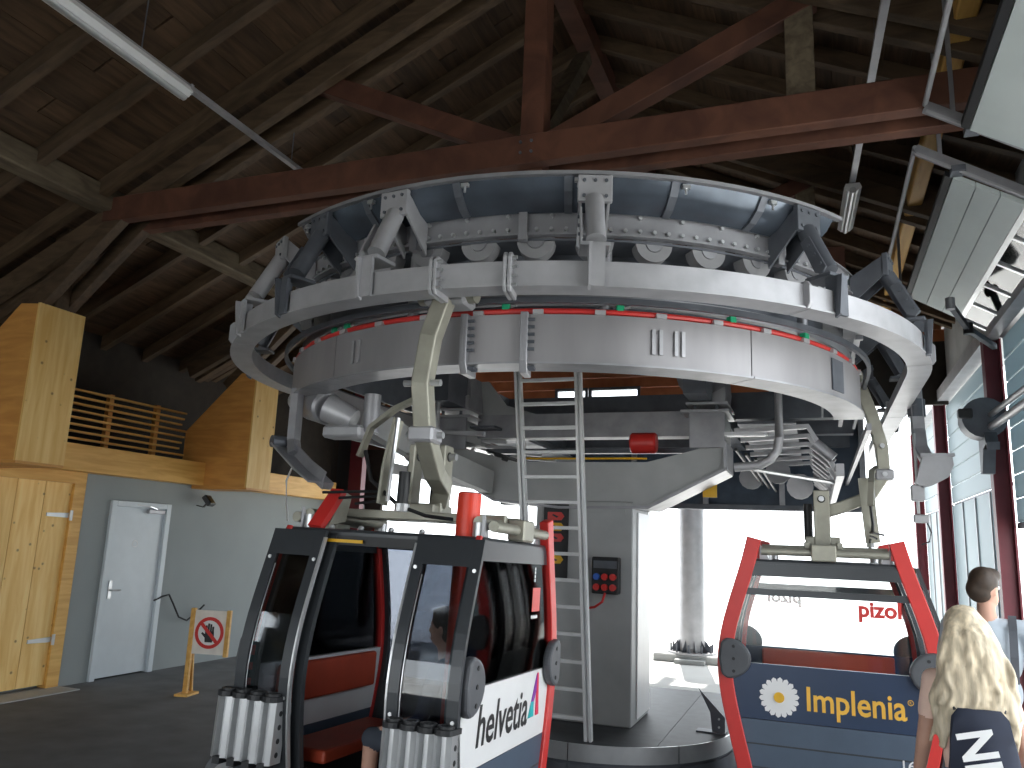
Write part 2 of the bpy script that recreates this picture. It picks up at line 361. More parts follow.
# slatted rack of battens above the wall beam
bt = thing('batten_rack', 'rack of thin orange wooden battens above the wall beam', 'slat rack', (-8.6, 8, 2.85), world=True)
for k in range(8):
    obj('slat', MB().box(-8.52, -8.46, 6.3, 9.05-.035*((k*3) % 4), 2.90+k*.085, 2.925+k*.085), BEAMY, bt)
for y in (6.9, 7.7, 8.5): obj('support', MB().box(-8.58, -8.52, y, y+.07, 2.5, 3.55), PLYO, bt)

# casings around the strut feet
def casing(y0, y1, label):
    t = thing('strut_casing', label, 'timber casing', (-8, (y0+y1)/2, 2.5), world=True, group='timber casings on the left wall')
    P = [(-8.62, 2.48), (-7.47, 2.48), (-7.47, 4.10), (-7.72, 4.12), (-8.62, 3.28)]
    obj('side_panel', MB().pY(P, y0, y0+.03), PLYO, t); obj('side_panel', MB().pY(P, y1-.03, y1), PLYO, t)
    obj('front_panel', MB().box(-7.47, -7.44, y0-.003, y1+.003, 2.475, 4.11), SPRUCE, t)  # paler wood also carries the daylight falling on this face
    obj('bottom_panel', MB().box(-8.62, -7.44, y0, y1, 2.45, 2.478), PLYO, t)
    mb = MB(); mb.add([(-7.47, y0, 4.1), (-7.47, y1, 4.1), (-7.72, y1, 4.12), (-7.72, y0, 4.12)], [(0, 1, 2, 3)]); mb.add([(-7.72, y0, 4.12), (-7.72, y1, 4.12), (-8.62, y1, 3.28), (-8.62, y0, 3.28)], [(0, 1, 2, 3)])
    obj('top_panel', mb, PLYO, t)
casing(5.70, 6.25, 'large wooden casing above the spruce door, nearest the camera')
casing(9.20, 9.70, 'wooden casing above the floodlight, beside the guide ring')

# ---- roof
ang = math.atan(0.47)
bm0 = MB().box(0, .232, 0, 3.36, 0, .025)
for side in (-1, 1):
    ext = 7.2 if side < 0 else 4.75
    slab = MB(); x1 = RX+side*ext
    slab.add([(RX, -3, roofz(RX)+.16), (x1, -3, roofz(x1)+.16), (x1, 14.3, roofz(x1)+.16), (RX, 14.3, roofz(RX)+.16),
              (RX, -3, roofz(RX)+.06), (x1, -3, roofz(x1)+.06), (x1, 14.3, roofz(x1)+.06), (RX, 14.3, roofz(RX)+.06)],
             [(0, 1, 2, 3), (4, 5, 6, 7), (0, 1, 5, 4), (1, 2, 6, 5), (2, 3, 7, 6), (3, 0, 4, 7)])
    ce = struct('ceiling', slab, DARKW)  # backing slab above the boards, added to stop light leaking in
    rows = int(ext/cos(ang)/.235); src = None
    for i in range(rows):
        for k in range(6):
            y = -3-(i*1.13 % 3.38)+k*3.38
            if y > 14 or y+3.36 < -1: continue
            if src is None: src = obj('roof_board', bm0, BOARD, ce); o = src
            else: o = inst('roof_board', src, ce)
            s = i*.235
            o.location = (RX+side*s*cos(ang), y, roofz(RX)-s*sin(ang)+random.uniform(-.004, .004))
            o.rotation_euler = (0, ang if side > 0 else pi-ang, 0) if side > 0 else (0, pi-ang, 0)
            if side < 0: o.location.z += .025; 
    src = None; L = ext/cos(ang)
    for k in range(23):
        y = -2.3+k*.745
        if src is None: src = obj('rafter', MB().box(0, L, -.05, .05, -.16, 0), RAFT, ce); o = src
        else: o = inst('rafter', src, ce)
        o.location = (RX, y, roofz(RX)-.01)
        o.rotation_euler = (0, ang, 0) if side > 0 else (0, ang, pi)
struct('trim_7', MB().box(-2.37, -2.17, -3, 14.3, 7.35, 7.6), TIMB)
def purlin(name, x, z, y0, y1, s, m, label): return tag(obj(name, MB().box(x-s/2, x+s/2, y0, y1, z-s/2, z+s/2), m, bevel=.015), label, 'beam')
purlin('purlin', -7.15, 5.34, -3, 14, .25, TIMG, 'heavy grey weathered purlin running along the left roof slope')
purlin('purlin', 1.15, 5.86, -3, 14, .16, BEAMY, 'pale yellow purlin running along the right roof slope above the sectional doors')

def truss(y, label):
    t = thing('roof_truss', label, 'roof truss', (RX, y, 5.0), world=True, group='timber roof trusses')
    for dy in (-.16, .16): obj('tie_beam', MB().box(-7.15, 2.0 if y < 7 else .4, y+dy-.065, y+dy+.065, 5.10, 5.37), TIMB, t, bevel=.008)
    k = obj('king_post', MB().box(RX-.11, RX+.11, y-.095, y+.095, 5.05, 7.4), TIMB, t, bevel=.008)
    for dx in (-.05, .05):
        for zz in (5.2, 5.3): obj('bolt', MB().cyl((RX+dx, y-.24, zz), (RX+dx, y+.24, zz), .014, 6), STEELD, k)
    obj('strut', MB().bar([(-2.38, y, 5.33), (-4.72, y, 6.46)], .16, .20, (0, 0, 1)), TIMB, t, bevel=.006)
    obj('strut', MB().bar([(-2.16, y, 5.33), (0.10, y, 6.34)], .16, .20, (0, 0, 1)), TIMB, t, bevel=.006)
    obj('post', MB().box(-.12, .10, y-.07, y+.07, 5.3, 6.35), TIMG, t, bevel=.006)
    for s, xe in ((-1, -9.0), (1, 2.1)):
        for dy in (-.15, .15): obj('principal_rafter', MB().bar([(RX, y+dy, roofz(RX)-.32), (xe, y+dy, roofz(xe)-.32)], .11, .22), RAFT, t, bevel=.006)
    for dy in (-.15, .15): obj('knee_brace', MB().bar([(-6.85, y+dy, 5.25), (-8.25, y+dy, 4.0)], .12, .17), RAFT, t, bevel=.006)
    obj('wall_post', MB().box(-7.98, -7.80, y-.08, y+.08, 3.6, 5.35), RAFT, t, bevel=.006)
    obj('collar', MB().bar([(-7.9, y, 4.75), (-9.0, y, 4.2)], .12, .16), RAFT, t)
    obj('ridge_brace', MB().bar([(RX, y+.1, 5.5), (RX, y+1.5, 7.2)], .14, .16, (1, 0, 0)), TIMG, t)
truss(6.25, 'red-brown timber truss with king post, nearest, crossing above the machine')
truss(9.70, 'dark timber truss standing second from the camera')
truss(13.1, 'dark timber truss farthest from the camera')

# ---- far gable with ribbon window
gab = struct('wall_back', MB().box(-8.7, .6, 14.0, 14.2, 3.6, 3.9), TIMB)
z = 3.9
WIN = [(-7.92, -7.33), (-4.45, -3.92), (-3.80, -2.95)]
while z < 7.6:
    top = z+.2; hw = (7.75-top-.06)/.47
    x0 = max(-8.7, RX-hw); x1 = min(2.2 if z > 5.2 else -.6, RX+hw)
    segs = [(x0, x1)]
    if 4.25 < z+.1 < 4.65: segs = [(x0, -7.97), (-7.28, -4.5), (-2.90, x1)]
    for a, b in segs:
        if b-a > .1: obj('cladding_board', MB().box(a, b, 14.0, 14.05, z+.004, top-.004), GABLE, gab)
    z += .2
for a, b in WIN:
    wf = MB(); wf.box(a-.05, a, 13.97, 14.06, 4.28, 4.72); wf.box(b, b+.05, 13.97, 14.06, 4.28, 4.72); wf.box(a, b, 13.97, 14.06, 4.28, 4.33); wf.box(a, b, 13.97, 14.06, 4.67, 4.72)
    wo = struct('window_1', wf, STEELD); obj('pane', MB().box(a, b, 14.0, 14.012, 4.33, 4.67), GLS, wo)
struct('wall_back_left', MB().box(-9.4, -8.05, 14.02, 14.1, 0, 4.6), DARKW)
struct('wall_back_dark_fill', MB().box(-.6, 2.0, 14.02, 14.1, 4.28, 5.35), DARKW)  # dark panel added to keep bright sky out of this gap
lp = thing('door_frame_post', 'dark red steel portal frame with dark doorway beside the far end of the left wall', 'portal', (-7.9, 12.9, 0), world=True)
obj('post', MB().box(-8.1, -7.83, 12.85, 13.0, 0, 4.9), DKRED, lp); obj('beam', MB().box(-8.4, -7.75, 12.86, 13.0, 4.9, 5.15), DKRED, lp)
obj('dark_opening_sheet', MB().box(-8.4, -8.1, 12.9, 12.96, 0, 4.9), BLACK, lp)  # black sheet stands in for the unlit doorway

# ---- near wall behind the camera, its unseen opening sized for the light
mb = MB(); mb.box(-8.7, -7.3, -3.2, -3, 0, 5); mb.box(.3, 2.3, -3.2, -3, 0, 5.6); mb.box(-7.3, .3, -3.2, -3, 3.0, 5.4); mb.pY([(-8.7, 5), (2.3, 5), (2.3, roofz(2.3)), (RX, roofz(RX)), (-8.7, roofz(-8.7))], -3.2, -3.0)
struct('wall_front', mb, WALLG)

# ---- right wall with posts, lintel, sectional doors
mb = MB(); mb.box(XR, XR+.3, -3, 18, 4.33, 5.75); mb.box(XR, XR+.3, -3, 1.85, 0, 4.33)
struct('wall_right', mb, CONC)
struct('trim_8', MB().box(XR-.16, XR, -3, 18, 4.33, 4.50), STEELW)
posts = [(1.85, None), (6.28, None), (10.15, None), (14.45, None), (17.9, None)]
LBL = ['dark red steel post nearest the camera on the right wall', 'dark red steel post between the two open sectional doors', 'dark red steel post carrying the grey operator motor', 'dark red steel post beyond the closed sectional door', 'dark red steel post at the far end of the right wall']
for (y, _), lb in zip(posts, LBL):
    t = thing('steel_post', lb, 'post', (XR-.1, y, 0), world=True, group='red posts of the right wall')
    for dx in (-.18, -.022): obj('flange', MB().box(XR+dx, XR+dx+.02, y-.08, y+.08, 0, 4.33), DKRED, t)
    obj('web', MB().box(XR-.16, XR-.022, y-.008, y+.008, 0, 4.33), DKRED, t)
    obj('base_plate', MB().box(XR-.24, XR-.002, y-.16, y+.16, 0, .02), STEELD, t)
def closed_bay(y0, y1, n):
    d = struct('door_%d' % n, MB().box(XR+.03, XR+.05, y0, y1, 2.70, 2.74), STEELD)
    z = 2.74
    while z < 4.3:
        obj('door_section', MB().box(XR, XR+.035, y0, y1, z+.006, z+.256), TRL, d, bevel=.008); z += .262
    obj('lower_panel', MB().box(XR, XR+.04, y0, y1, 0, 2.70), TRL, d)
    for k in range(1, 4): obj('lower_rib', MB().box(XR-.02, XR, y0+(y1-y0)*k/4-.015, y0+(y1-y0)*k/4+.015, 0, 2.7), STEELW, d)
d5 = struct('window_2', MB().box(XR+.0, XR+.05, 6.42, 10.03, 2.22, 2.28), STEELD)
zz = 2.28
while zz < 4.25:
    obj('glazing_section', MB().box(XR+.005, XR+.035, 6.42, 10.03, zz+.006, zz+.25), TRL, d5, bevel=.008); zz += .256
closed_bay(10.28, 14.33, 3); closed_bay(14.58, 17.8, 4)
def raised(y0, y1, glazed, label):
    t = thing('sectional_door', label, 'overhead door', (XR, (y0+y1)/2, 4.3), world=True, group='raised sectional doors')
    f = lambda X: 4.86-0.6*(X-1.08)
    def slab(a, b, up=.0, th=.045): return [(a, f(a)+up), (b, f(b)+up), (b, f(b)+up+th), (a, f(a)+up+th)]
    xs = [1.10, 1.26, 1.42, 1.58] if glazed else [1.10, 1.55, 2.0]
    for a, b in zip(xs[:-1], xs[1:]): obj('door_section', MB().pY(slab(a+.003, b-.003), y0, y1), PANEL, t)
    obj('edge_seal', MB().pY(slab(1.05, 1.095), y0, y1), BLACK, t)
    if glazed:
        for a, b in ((1.58, 1.62), (1.97, 2.0)): obj('glazing_rail', MB().pY(slab(a, b), y0, y1), ALU, t)
        n = 5
        for k in range(n):
            ya = y0+(y1-y0)*k/n; yb = y0+(y1-y0)*(k+1)/n
            obj('glazing_bar', MB().pY(slab(1.62, 1.97), ya, ya+.04), ALU, t)
            obj('pane', MB().pY(slab(1.62, 1.97, .02, .006), ya+.04, yb), GLT, t)
        obj('glazing_bar', MB().pY(slab(1.62, 1.97), y1-.03, y1), ALU, t)
    for y in (y0-.06, y1+.06):
        tr = obj('track', MB().bar([(.84, y, f(.84)+.10), (XR-.03, y, f(XR-.03)+.06)], .05, .075), STEEL, t)
        obj('track_lip', MB().bar([(.84, y-.035, f(.84)+.05), (XR-.03, y-.035, f(XR-.03)+.01)], .02, .02), STEELW, tr)
        obj('hanger', MB().box(1.0, 1.03, y-.015, y+.015, f(1.0)+.12, roofz(1.0)-.1), STEEL, t)
        obj('roller_carrier', MB().cbox((1.13, y, f(1.13)+.05), (.10, .12, .05)), STEELD, t)
    obj('spreader_rod', MB().tube([(.84, y0-.06, f(.84)+.12), (.84, y1+.06, f(.84)+.12)], .02), STEELW, t)
raised(2.05, 5.97, False, 'plain raised sectional door at the top right corner')
raised(6.76, 9.98, True, 'raised sectional door with a row of window panes above the opening')
lk = thing('door_linkage', 'dark folding arm at the far end of the glazed raised door', 'linkage', (1.6, 9.7, 4.2), world=True)
obj('arm', MB().bar([(1.36, 9.0, 4.45), (1.58, 9.45, 4.30), (1.92, 10.0, 4.22)], .05, .06), STEELD, lk); obj('joint', MB().cyl((1.58, 9.45, 4.24), (1.58, 9.45, 4.36), .05), BLACK, lk)
obj('roller', MB().cyl((1.36, 9.0, 4.40), (1.36, 9.0, 4.52), .045), STEELW, lk)
# operator motor on the third post
om = thing('door_operator', 'dark round operator motor with two pipes on the red post', 'motor', (1.8, 9.9, 3.2), world=True)
obj('drum', MB().cyl((1.72, 9.72, 3.38), (1.72, 10.0, 3.38), .22, 20), STEELD, om, smooth=True)
obj('bracket', MB().pX([(9.8, 3.38), (10.05, 3.38), (10.05, 2.8), (9.95, 2.8), (9.82, 3.05), (9.6, 3.1), (9.62, 3.02)], 1.7, 1.82), STEELD, om)
obj('terminal', MB().cbox((1.53, 9.7, 3.42), (.14, .1, .1)), BLACK, om, bevel=.01)
for dz in (0, .13): obj('pipe', MB().tube([(1.78, 9.75, 3.28+dz), (1.84, 6.5, 3.30+dz)], .03+.012*(dz == 0), 10), STEELW, om, smooth=True)

# ---- fluorescent luminaires on channels
def lamp(p0, p1, ls, label):
    t = thing('tube_lamp', label, 'lamp', p0, world=True, group='tube lamps under the roof')
    P0, P1 = Vector(p0), Vector(p1)
    obj('channel', MB().bar([P0, P1], .06, .04), STEELW, t)
    for a, b in ls:
        A = P0.lerp(P1, a); B = P0.lerp(P1, b); dn = Vector((0, 0, -.05))
        bd = obj('housing', MB().sweep([A+dn, B+dn], [(-.07, .02), (-.09, -.03), (-.05, -.07), (.05, -.07), (.09, -.03), (.07, .02)]), WHITE, t)
        obj('diffuser', MB().tube([A+dn*2.2, B+dn*2.2], .035, 10), ALU, bd, smooth=True); 
        obj('end_cap', MB().cbox(B+dn, (.16, .03, .09)), STEELW, bd)
    for f in (.2, .5, .8):
        q = P0.lerp(P1, f); obj('suspension', MB().cyl(q, (q.x, q.y, roofz(q.x)-.05), .006, 5), STEELD, t)
lamp((-5.03, 1.0, 5.66), (-5.03, 7.75, 5.66), [(.15, .36), (.37, .575)], 'tube lamp on a long channel hanging under the left roof slope')
lamp((.68, 2.6, 5.70), (.44, 10.1, 5.90), [(.05, .3), (.83, 1.0)], 'tube lamp on a long channel hanging under the right roof slope')

# ================================================================== TURN-AROUND MACHINE
CX, CY = -2.22, 7.35
KD = 0.0545
def UP(a, r, z):
    if a < -180: return Vector((CX-r, CY+(-180-a)*KD, z))
    if a > 0: return Vector((CX+r, CY+a*KD, z))
    t = radians(a); return Vector((CX+r*cos(t), CY+r*sin(t), z))
def UF(a):
    """radial, tangential unit vectors"""
    t = radians(max(-180, min(0, a))); return Vector((cos(t), sin(t), 0)), Vector((-sin(t), cos(t), 0))
def Usweep(prof, a0, a1, step=3.0, mb=None):
    mb = mb or MB(); n = max(2, int(abs(a1-a0)/step)+1); k = len(prof); vs = []
    for i in range(n+1):
        a = a0+(a1-a0)*i/n
        vs += [UP(a, r, z) for r, z in prof]
    fs = [(i*k+j, i*k+(j+1) % k, (i+1)*k+(j+1) % k, (i+1)*k+j) for i in range(n) for j in range(k)]+[tuple(range(k)), tuple(n*k+j for j in range(k))[::-1]]
    return mb.add(vs, fs)
def UM(a, r, z):
    """matrix: local x radial out, y tangential, z up, at the U path"""
    e, t = UF(a); p = UP(a, r, z); M = Matrix.Identity(4)
    for i in range(3): M[i][0] = e[i]; M[i][1] = t[i]; M[i][3] = p[i]
    return M
def rect(r0, r1, z0, z1): return [(r0, z0), (r1, z0), (r1, z1), (r0, z1)]
AL, AR = -290, 112      # ends of the straight legs

# ---- outer guide ring
gr = thing('guide_ring', 'light grey square guide rail curving around the front of the turn-around', 'guide rail', (CX, CY, 3.37), world=True)
joints = [AL, -225, -180, -134, -88.6, -80, -45, -8, 40, AR]
for a0, a1 in zip(joints[:-1], joints[1:]):
    s = obj('rail_segment', Usweep(rect(2.99, 3.12, 3.375, 3.525), a0+.12, a1-.12), STEELW, gr, smooth=True)
    obj('bottom_lip', Usweep(rect(2.96, 3.14, 3.362, 3.374), a0+.12, a1-.12), STEELW, s, smooth=True)
for a in joints[1:-1]:
    big = a in (-88.6, -80)
    for d in ((-.55, .0) if big else (-.3,)):
        mb = MB(); mb.M = UM(a+d, 3.055, 3.45); hh = .125 if big else .09
        P = [(-.09, -hh), (.09, -hh), (.115, -hh+.03), (.115, hh-.03), (.09, hh), (-.09, hh)]
        mb.pY(P, -.012, .012); fl = obj('flange', mb, STEELW, gr, bevel=.004)
        if big and d:
            for q in (-.085, -.03, .03, .085):
                mb = MB(); mb.M = UM(a, 3.055, 3.45); mb.cyl((.10, -.02, q), (.10, .045, q), .012, 6); obj('bolt', mb, ALU, fl)
def bracket(a, dark=False, pw=1.0):
    m1 = STEELD if dark else STEELW
    M = UM(a, 2.9, 0)
    def B(f, name, par, m=m1, **k):
        mb = MB(); mb.M = M; f(mb); return obj(name, mb, m, par, **k)
    arm = B(lambda b: b.cyl((-.01, 0, 4.02), (.16, 0, 3.68), .062, 14), 'support_arm', gr, smooth=True)
    B(lambda b: b.box(-.02, .02, -.11*pw, .11*pw, 4.0, 4.18), 'head_plate', arm, bevel=.004)
    for s in (-.09, .09): B(lambda b: b.pY([(-.02, 4.16), (-.02, 4.0), (-.26, 3.80), (-.26, 4.02)], s-.008, s+.008), 'gusset', arm)
    B(lambda b: b.pY([(.02, 3.90), (.09, 3.93), (.22, 3.68), (.19, 3.64), (.13, 3.66)], -.10, -.085), 'side_plate', arm, bevel=.003)
    B(lambda b: b.box(.05, .25, -.10, .08, 3.615, 3.64), 'clamp_plate', arm, bevel=.003)
    B(lambda b: b.pY([(.17, 3.62), (.30, 3.62), (.275, 3.36), (.235, 3.34), (.235, 3.53), (.17, 3.53)], -.05, -.03), 'drop_plate', arm)
    B(lambda b: b.box(.235, .26, -.05, .05, 3.36, 3.62), 'clamp_cheek', arm)
    for y in (-.07, 0, .07):
        for zz in (4.035, 4.14): B(lambda b: b.cyl((.02, y*pw, zz), (.03, y*pw, zz), .012, 6), 'bolt', arm, STEELD)
    for k in range(3): B(lambda b: b.cyl((.09+k*.045, -.112, 3.86-k*.075), (.09+k*.045, -.10, 3.86-k*.075), .012, 6), 'bolt', arm, STEELD)
for a in (-127, -98, -70.6): bracket(a)
for a in (-113, -40, -15): bracket(a, dark=(a > -60 or a == -113))
for a in (-160, 25, 60, -210): bracket(a, True)

# ---- tyre conveyor (perforated beam with wheels)
tc = thing('tyre_conveyor', 'perforated curved grey beam carrying a row of tyre wheels above the guide rail', 'conveyor', (CX, CY, 3.7), world=True)
bj = [AL, -220, -150, -98, -80.5, -40, 10, 60, AR]
for a0, a1 in zip(bj[:-1], bj[1:]):
    b = obj('beam_segment', Usweep([(2.60, 3.88), (2.66, 3.88), (2.66, 3.895), (2.625, 3.895), (2.625, 4.045), (2.65, 4.045), (2.65, 4.055), (2.60, 4.055)], a0+.15, a1-.15, 2.5), STEEL, tc, smooth=True)
    mb = MB(); mb.M = UM(a1, 2.64, 3.97); mb.box(-.03, .035, -.03, .03, -.13, .10); obj('splice_plate', mb, STEEL, b, bevel=.004)
bolt = None
for k in range(54):
    a = -128+k*2.15
    for zz, pr in ((3.925, True), (4.02, k % 3 == 0)):
        if not pr: continue
        if bolt is None:
            bolt = obj('bolt', MB().cyl((0, 0, 0), (.025, 0, 0), .014, 6), ALU, tc); o = bolt
        else: o = inst('bolt', bolt, tc)
        e, t = UF(a); p = UP(a, 2.625, zz); o.location = p-OFF[tc.name]; o.rotation_euler = (0, 0, atan2(e.y, e.x))
wheel = None
def wheel_parts(par):
    w_ = obj('wheel', MB().cyl((-.05, 0, 0), (.05, 0, 0), .14, 22), RUB, par, smooth=True, bevel=.012)
    return w_
for k in range(38):
    a = -150+k*8.9 if k < 24 else 20+(k-20)*6.5
    if a > 110: break
    if wheel is None: wheel = obj('wheel', MB().ring((-.05, 0, 0), (.05, 0, 0), .128, .06, 22), RUB, tc, smooth=True); hub = None; o = wheel
    else: o = inst('wheel', wheel, tc)
    e, t = UF(a); p = UP(a, 2.535, 3.868); o.location = p-OFF[tc.name]; o.rotation_euler = (0, 0, atan2(e.y, e.x))
    if hub is None: hub = obj('hub', MB().cyl((-.04, 0, 0), (.058, 0, 0), .058, 14), STEEL, o, smooth=True)
    else: inst('hub', hub, o)
hub.data.transform(Matrix.Identity(4))
for o in list(bpy.data.objects):
    if o.name.startswith('hub') and o.parent and o.parent.name.startswith('wheel'): o.location = (0, 0, 0)
# hub mesh was written relative to the thing: bring it back to the wheel's own centre
off = OFF[tc.name]
for src in (bolt, wheel, hub): src.data.transform(Matrix.Translation(off))

# ---- cover above the conveyor
cv = thing('conveyor_cover', 'bluish sheet metal cover arching above the tyre conveyor', 'cover', (CX, CY, 4.05), world=True)
cj = [-119, -104, -89, -74, -60, -47, -33]
for a0, a1 in zip(cj[:-1], cj[1:]):
    n = 5; P = [(2.66, 4.03), (2.74, 4.06), (2.82, 4.12), (2.87, 4.19)]; Q = [(r-.012, z_+.012) for r, z_ in reversed(P)]
    obj('cover_panel', Usweep(P+Q, a0+.5, a1-.5, 2.5), COVER, cv, smooth=True)
    obj('rib', Usweep([(2.67, 4.02), (2.75, 4.045), (2.83, 4.105), (2.885, 4.185), (2.87, 4.20), (2.73, 4.09), (2.65, 4.045)], a0-.55, a0+.55, 1), STEELD, cv)
    mb = MB(); e, t = UF((a0+a1)/2); mb.M = UM(a0+1.3, 2.88, 4.16); mb.cbox((0, 0, 0), (.03, .05, .025)); mb.cyl((0, 0, -.05), (0, 0, 0), .008, 6); obj('clip', mb, ALU, cv)
obj('rim', Usweep([(2.87, 4.19), (2.91, 4.19), (2.91, 4.215), (2.87, 4.215)], -120, -32.4, 2.5), STEEL, cv, smooth=True)
obj('top_sheet', Usweep([(2.2, 4.22), (2.87, 4.20), (2.87, 4.21), (2.2, 4.235)], -120, -32.4, 4), STEELD, cv, smooth=True)

# ---- drum ring, hose and track rails
dr = thing('drum_ring', 'broad grey curved box girder with bolted flanges below the guide rail', 'girder', (CX, CY, 3.0), world=True)
dj = [-205, -150, -116, -88.6, -79.6, -45, 0]
for a0, a1 in zip(dj[:-1], dj[1:]):
    d = obj('girder_segment', Usweep(rect(2.42, 2.60, 3.02, 3.345), a0+.1, a1-.1, 2.5), DRUM, dr, smooth=True)
    obj('bottom_flange', Usweep(rect(2.38, 2.625, 3.005, 3.018), a0+.1, a1-.1, 2.5), STEEL, d, smooth=True)
for a in (-88.6, -79.6):
    for d in (-.5, .0):
        mb = MB(); mb.M = UM(a+d, 2.55, 3.18); mb.pY([(-.10, -.235), (.06, -.235), (.10, -.16), (.10, .17), (-.10, .17)], -.014, .014); f = obj('flange', mb, STEEL, dr, bevel=.004)
        if d == 0:
            for k in range(5):
                mb = MB(); mb.M = UM(a+.6, 2.63, 3.10+k*.05); mb.cyl((0, -.02, 0), (0, .03, 0), .013, 6); obj('bolt', mb, STEELD, f)
            for k in range(3):
                mb = MB(); mb.M = UM(a+.6, 2.60-k*.03, 2.985); mb.cyl((0, -.02, 0), (0, .03, 0), .013, 6); obj('bolt', mb, STEELD, f)
for a in (-61.2, -60.1, -57.8, -56.7, -110.6, -109.2):
    mb = MB(); mb.M = UM(a, 2.605, 3.18); mb.box(0, .012, -.012, .012, -.085, .085); obj('slot_cover', mb, STEELW, dr)
mb = MB(); mb.M = UM(-23, 2.605, 3.18); mb.box(-.004, .006, -.10, .10, -.12, .12); obj('access_plate', mb, STEELD, dr)
for a in range(-150, 0, 9):
    mb = MB(); mb.M = UM(a, 2.6, 3.355); mb.box(-.05, .015, -.035, .035, -.012, .02); obj('hose_clip', mb, STEELW, dr)
obj('hose', MB().tube([UP(a, 2.575, 3.372) for a in range(-170, 9, 3)], .02, 8), RED, dr, smooth=True)
tr = thing('track_rail', 'thin curved running rails between the guide rail and the drum', 'rail', (CX, CY, 3.4), world=True)
obj('rail', Usweep(rect(2.50, 2.545, 3.43, 3.50), -215, 60, 2.5), STEEL, tr, smooth=True)
obj('rail', Usweep(rect(2.66, 2.69, 3.40, 3.44), -215, 60, 2.5), STEELD, tr, smooth=True)
obj('dark_backing', Usweep(rect(2.30, 2.32, 3.36, 3.86), -200, 40, 4), STEELD, tr, smooth=True)  # dark sheet added in place of the shaded interior behind the rails
obj('deck', Usweep(rect(1.7, 2.6, 3.86, 3.875), -200, 60, 4), STEELD, tr)
for a in (-118, -114, -83, -66, -48, -32):
    mb = MB(); mb.M = UM(a, 2.56, 3.40); mb.box(-.02, .03, -.025, .025, -.02, .03); s = obj('sensor', mb, GREEN, tr, bevel=.004)
    mb = MB(); mb.M = UM(a, 2.56, 3.40); mb.cyl((.0, .03, .01), (.0, .07, .02), .010, 6); obj('plug', mb, ALU, s)
for a in (-100, -68, -30):
    mb = MB(); mb.M = UM(a, 2.50, 3.40); mb.cyl((0, 0, -.06), (0, 0, .48), .04, 10); obj('stanchion', mb, STEEL, tr, smooth=True)

# ---- pedestal with yoke
pd = thing('pedestal', 'grey steel pedestal column with tapered yoke arms carrying the turn-around', 'pedestal', (-2.3, 9.15, 0), world=True)
PDG = mat('pedestal_grey', (0.40, 0.41, 0.41), 0.5, 0.15, 0.08, 3)
obj('column', MB().box(-3.02, -1.90, 8.82, 9.75, 0.0, 2.36), PDG, pd, bevel=.012)
obj('lit_side_panel', MB().box(-1.90, -1.885, 9.06, 9.74, .05, 2.25), WHITE, pd)  # white facing imitates daylight on the column's right side
obj('column_edge', MB().box(-2.62, -1.98, 8.805, 8.82, 2.22, 2.34), PDG, pd)
armp = [(-.92, 3.02), (-.92, 2.73), (-1.72, 2.31), (-2.75, 2.29), (-3.55, 2.36), (-4.05, 2.62), (-4.33, 2.78), (-4.33, 3.05), (-3.3, 2.80), (-1.75, 2.80), (-1.35, 2.9)]
obj('yoke_web', MB().pY(armp, 8.84, 8.87), PDG, pd); obj('yoke_web', MB().pY(armp, 9.45, 9.48), PDG, pd)
bot = [(-.90, 3.02), (-.90, 2.72), (-1.72, 2.30), (-2.75, 2.28), (-3.55, 2.35), (-4.05, 2.61), (-4.35, 2.77), (-4.35, 3.05)]
mb = MB(); 
for a, b in zip(bot[:-1], bot[1:]): mb.add([(a[0], 8.78, a[1]), (b[0], 8.78, b[1]), (b[0], 9.52, b[1]), (a[0], 9.52, a[1])], [(0, 1, 2, 3)])
o = obj('yoke_flange', mb, STEEL, pd); sm = o.modifiers.new('thick', 'SOLIDIFY'); sm.thickness = .03; sm.offset = 0
for x0, x1 in ((-1.28, -.90), (-4.33, -3.95)):
    obj('end_plate', MB().box(x0, x1, 8.79, 8.83, 2.95, 3.34), STEEL, pd, bevel=.004)
    obj('end_block', MB().box(x0, x1, 8.84, 9.45, 3.05, 3.30), PDG, pd)
    obj('mount_flange', MB().box(x0-.09, x1+.05, 8.76, 9.5, 3.34, 3.37), STEELW, pd, bevel=.004)
    obj('mount_flange', MB().box(x0-.03, x1+.04, 8.74, 9.5, 3.42, 3.45), STEELW, pd, bevel=.004)
    for k in (0, 1): obj('bolt', MB().cyl((x0+.06+k*.24, 8.80, 3.36), (x0+.06+k*.24, 8.80, 3.44), .02, 6), STEELD, pd)
    obj('saddle', MB().pY([(x0+.02, 3.45), (x1, 3.45), (x1+.02, 3.62), (x1, 3.86), (x0-.18, 3.86), (x0-.12, 3.66)], 8.85, 9.4), STEEL, pd)
    obj('saddle_rib', MB().pY([(x0+.05, 3.45), (x1, 3.45), (x1, 3.62)], 8.80, 8.85), STEELW, pd)
obj('cross_beam', MB().box(-3.95, -1.28, 9.15, 9.4, 3.13, 3.42), STEEL, pd)
obj('cross_beam', MB().box(-3.95, -1.28, 9.5, 9.6, 2.98, 3.04), STEELD, pd)
m_ = obj('motor', MB().cyl((-1.98, 9.05, 3.04), (-1.68, 9.05, 3.04), .12, 18), RED, pd, smooth=True, bevel=.02)
obj('cable_duct', MB().tube([(-3.2, 8.83, 2.84), (-1.75, 8.83, 2.84)], .012), YEL, pd)
obj('side_gusset', MB().pY([(-3.9, 3.4), (-3.1, 3.4), (-3.6, 3.55), (-3.85, 3.86), (-3.95, 3.86)], 9.2, 9.24), PDG, pd)

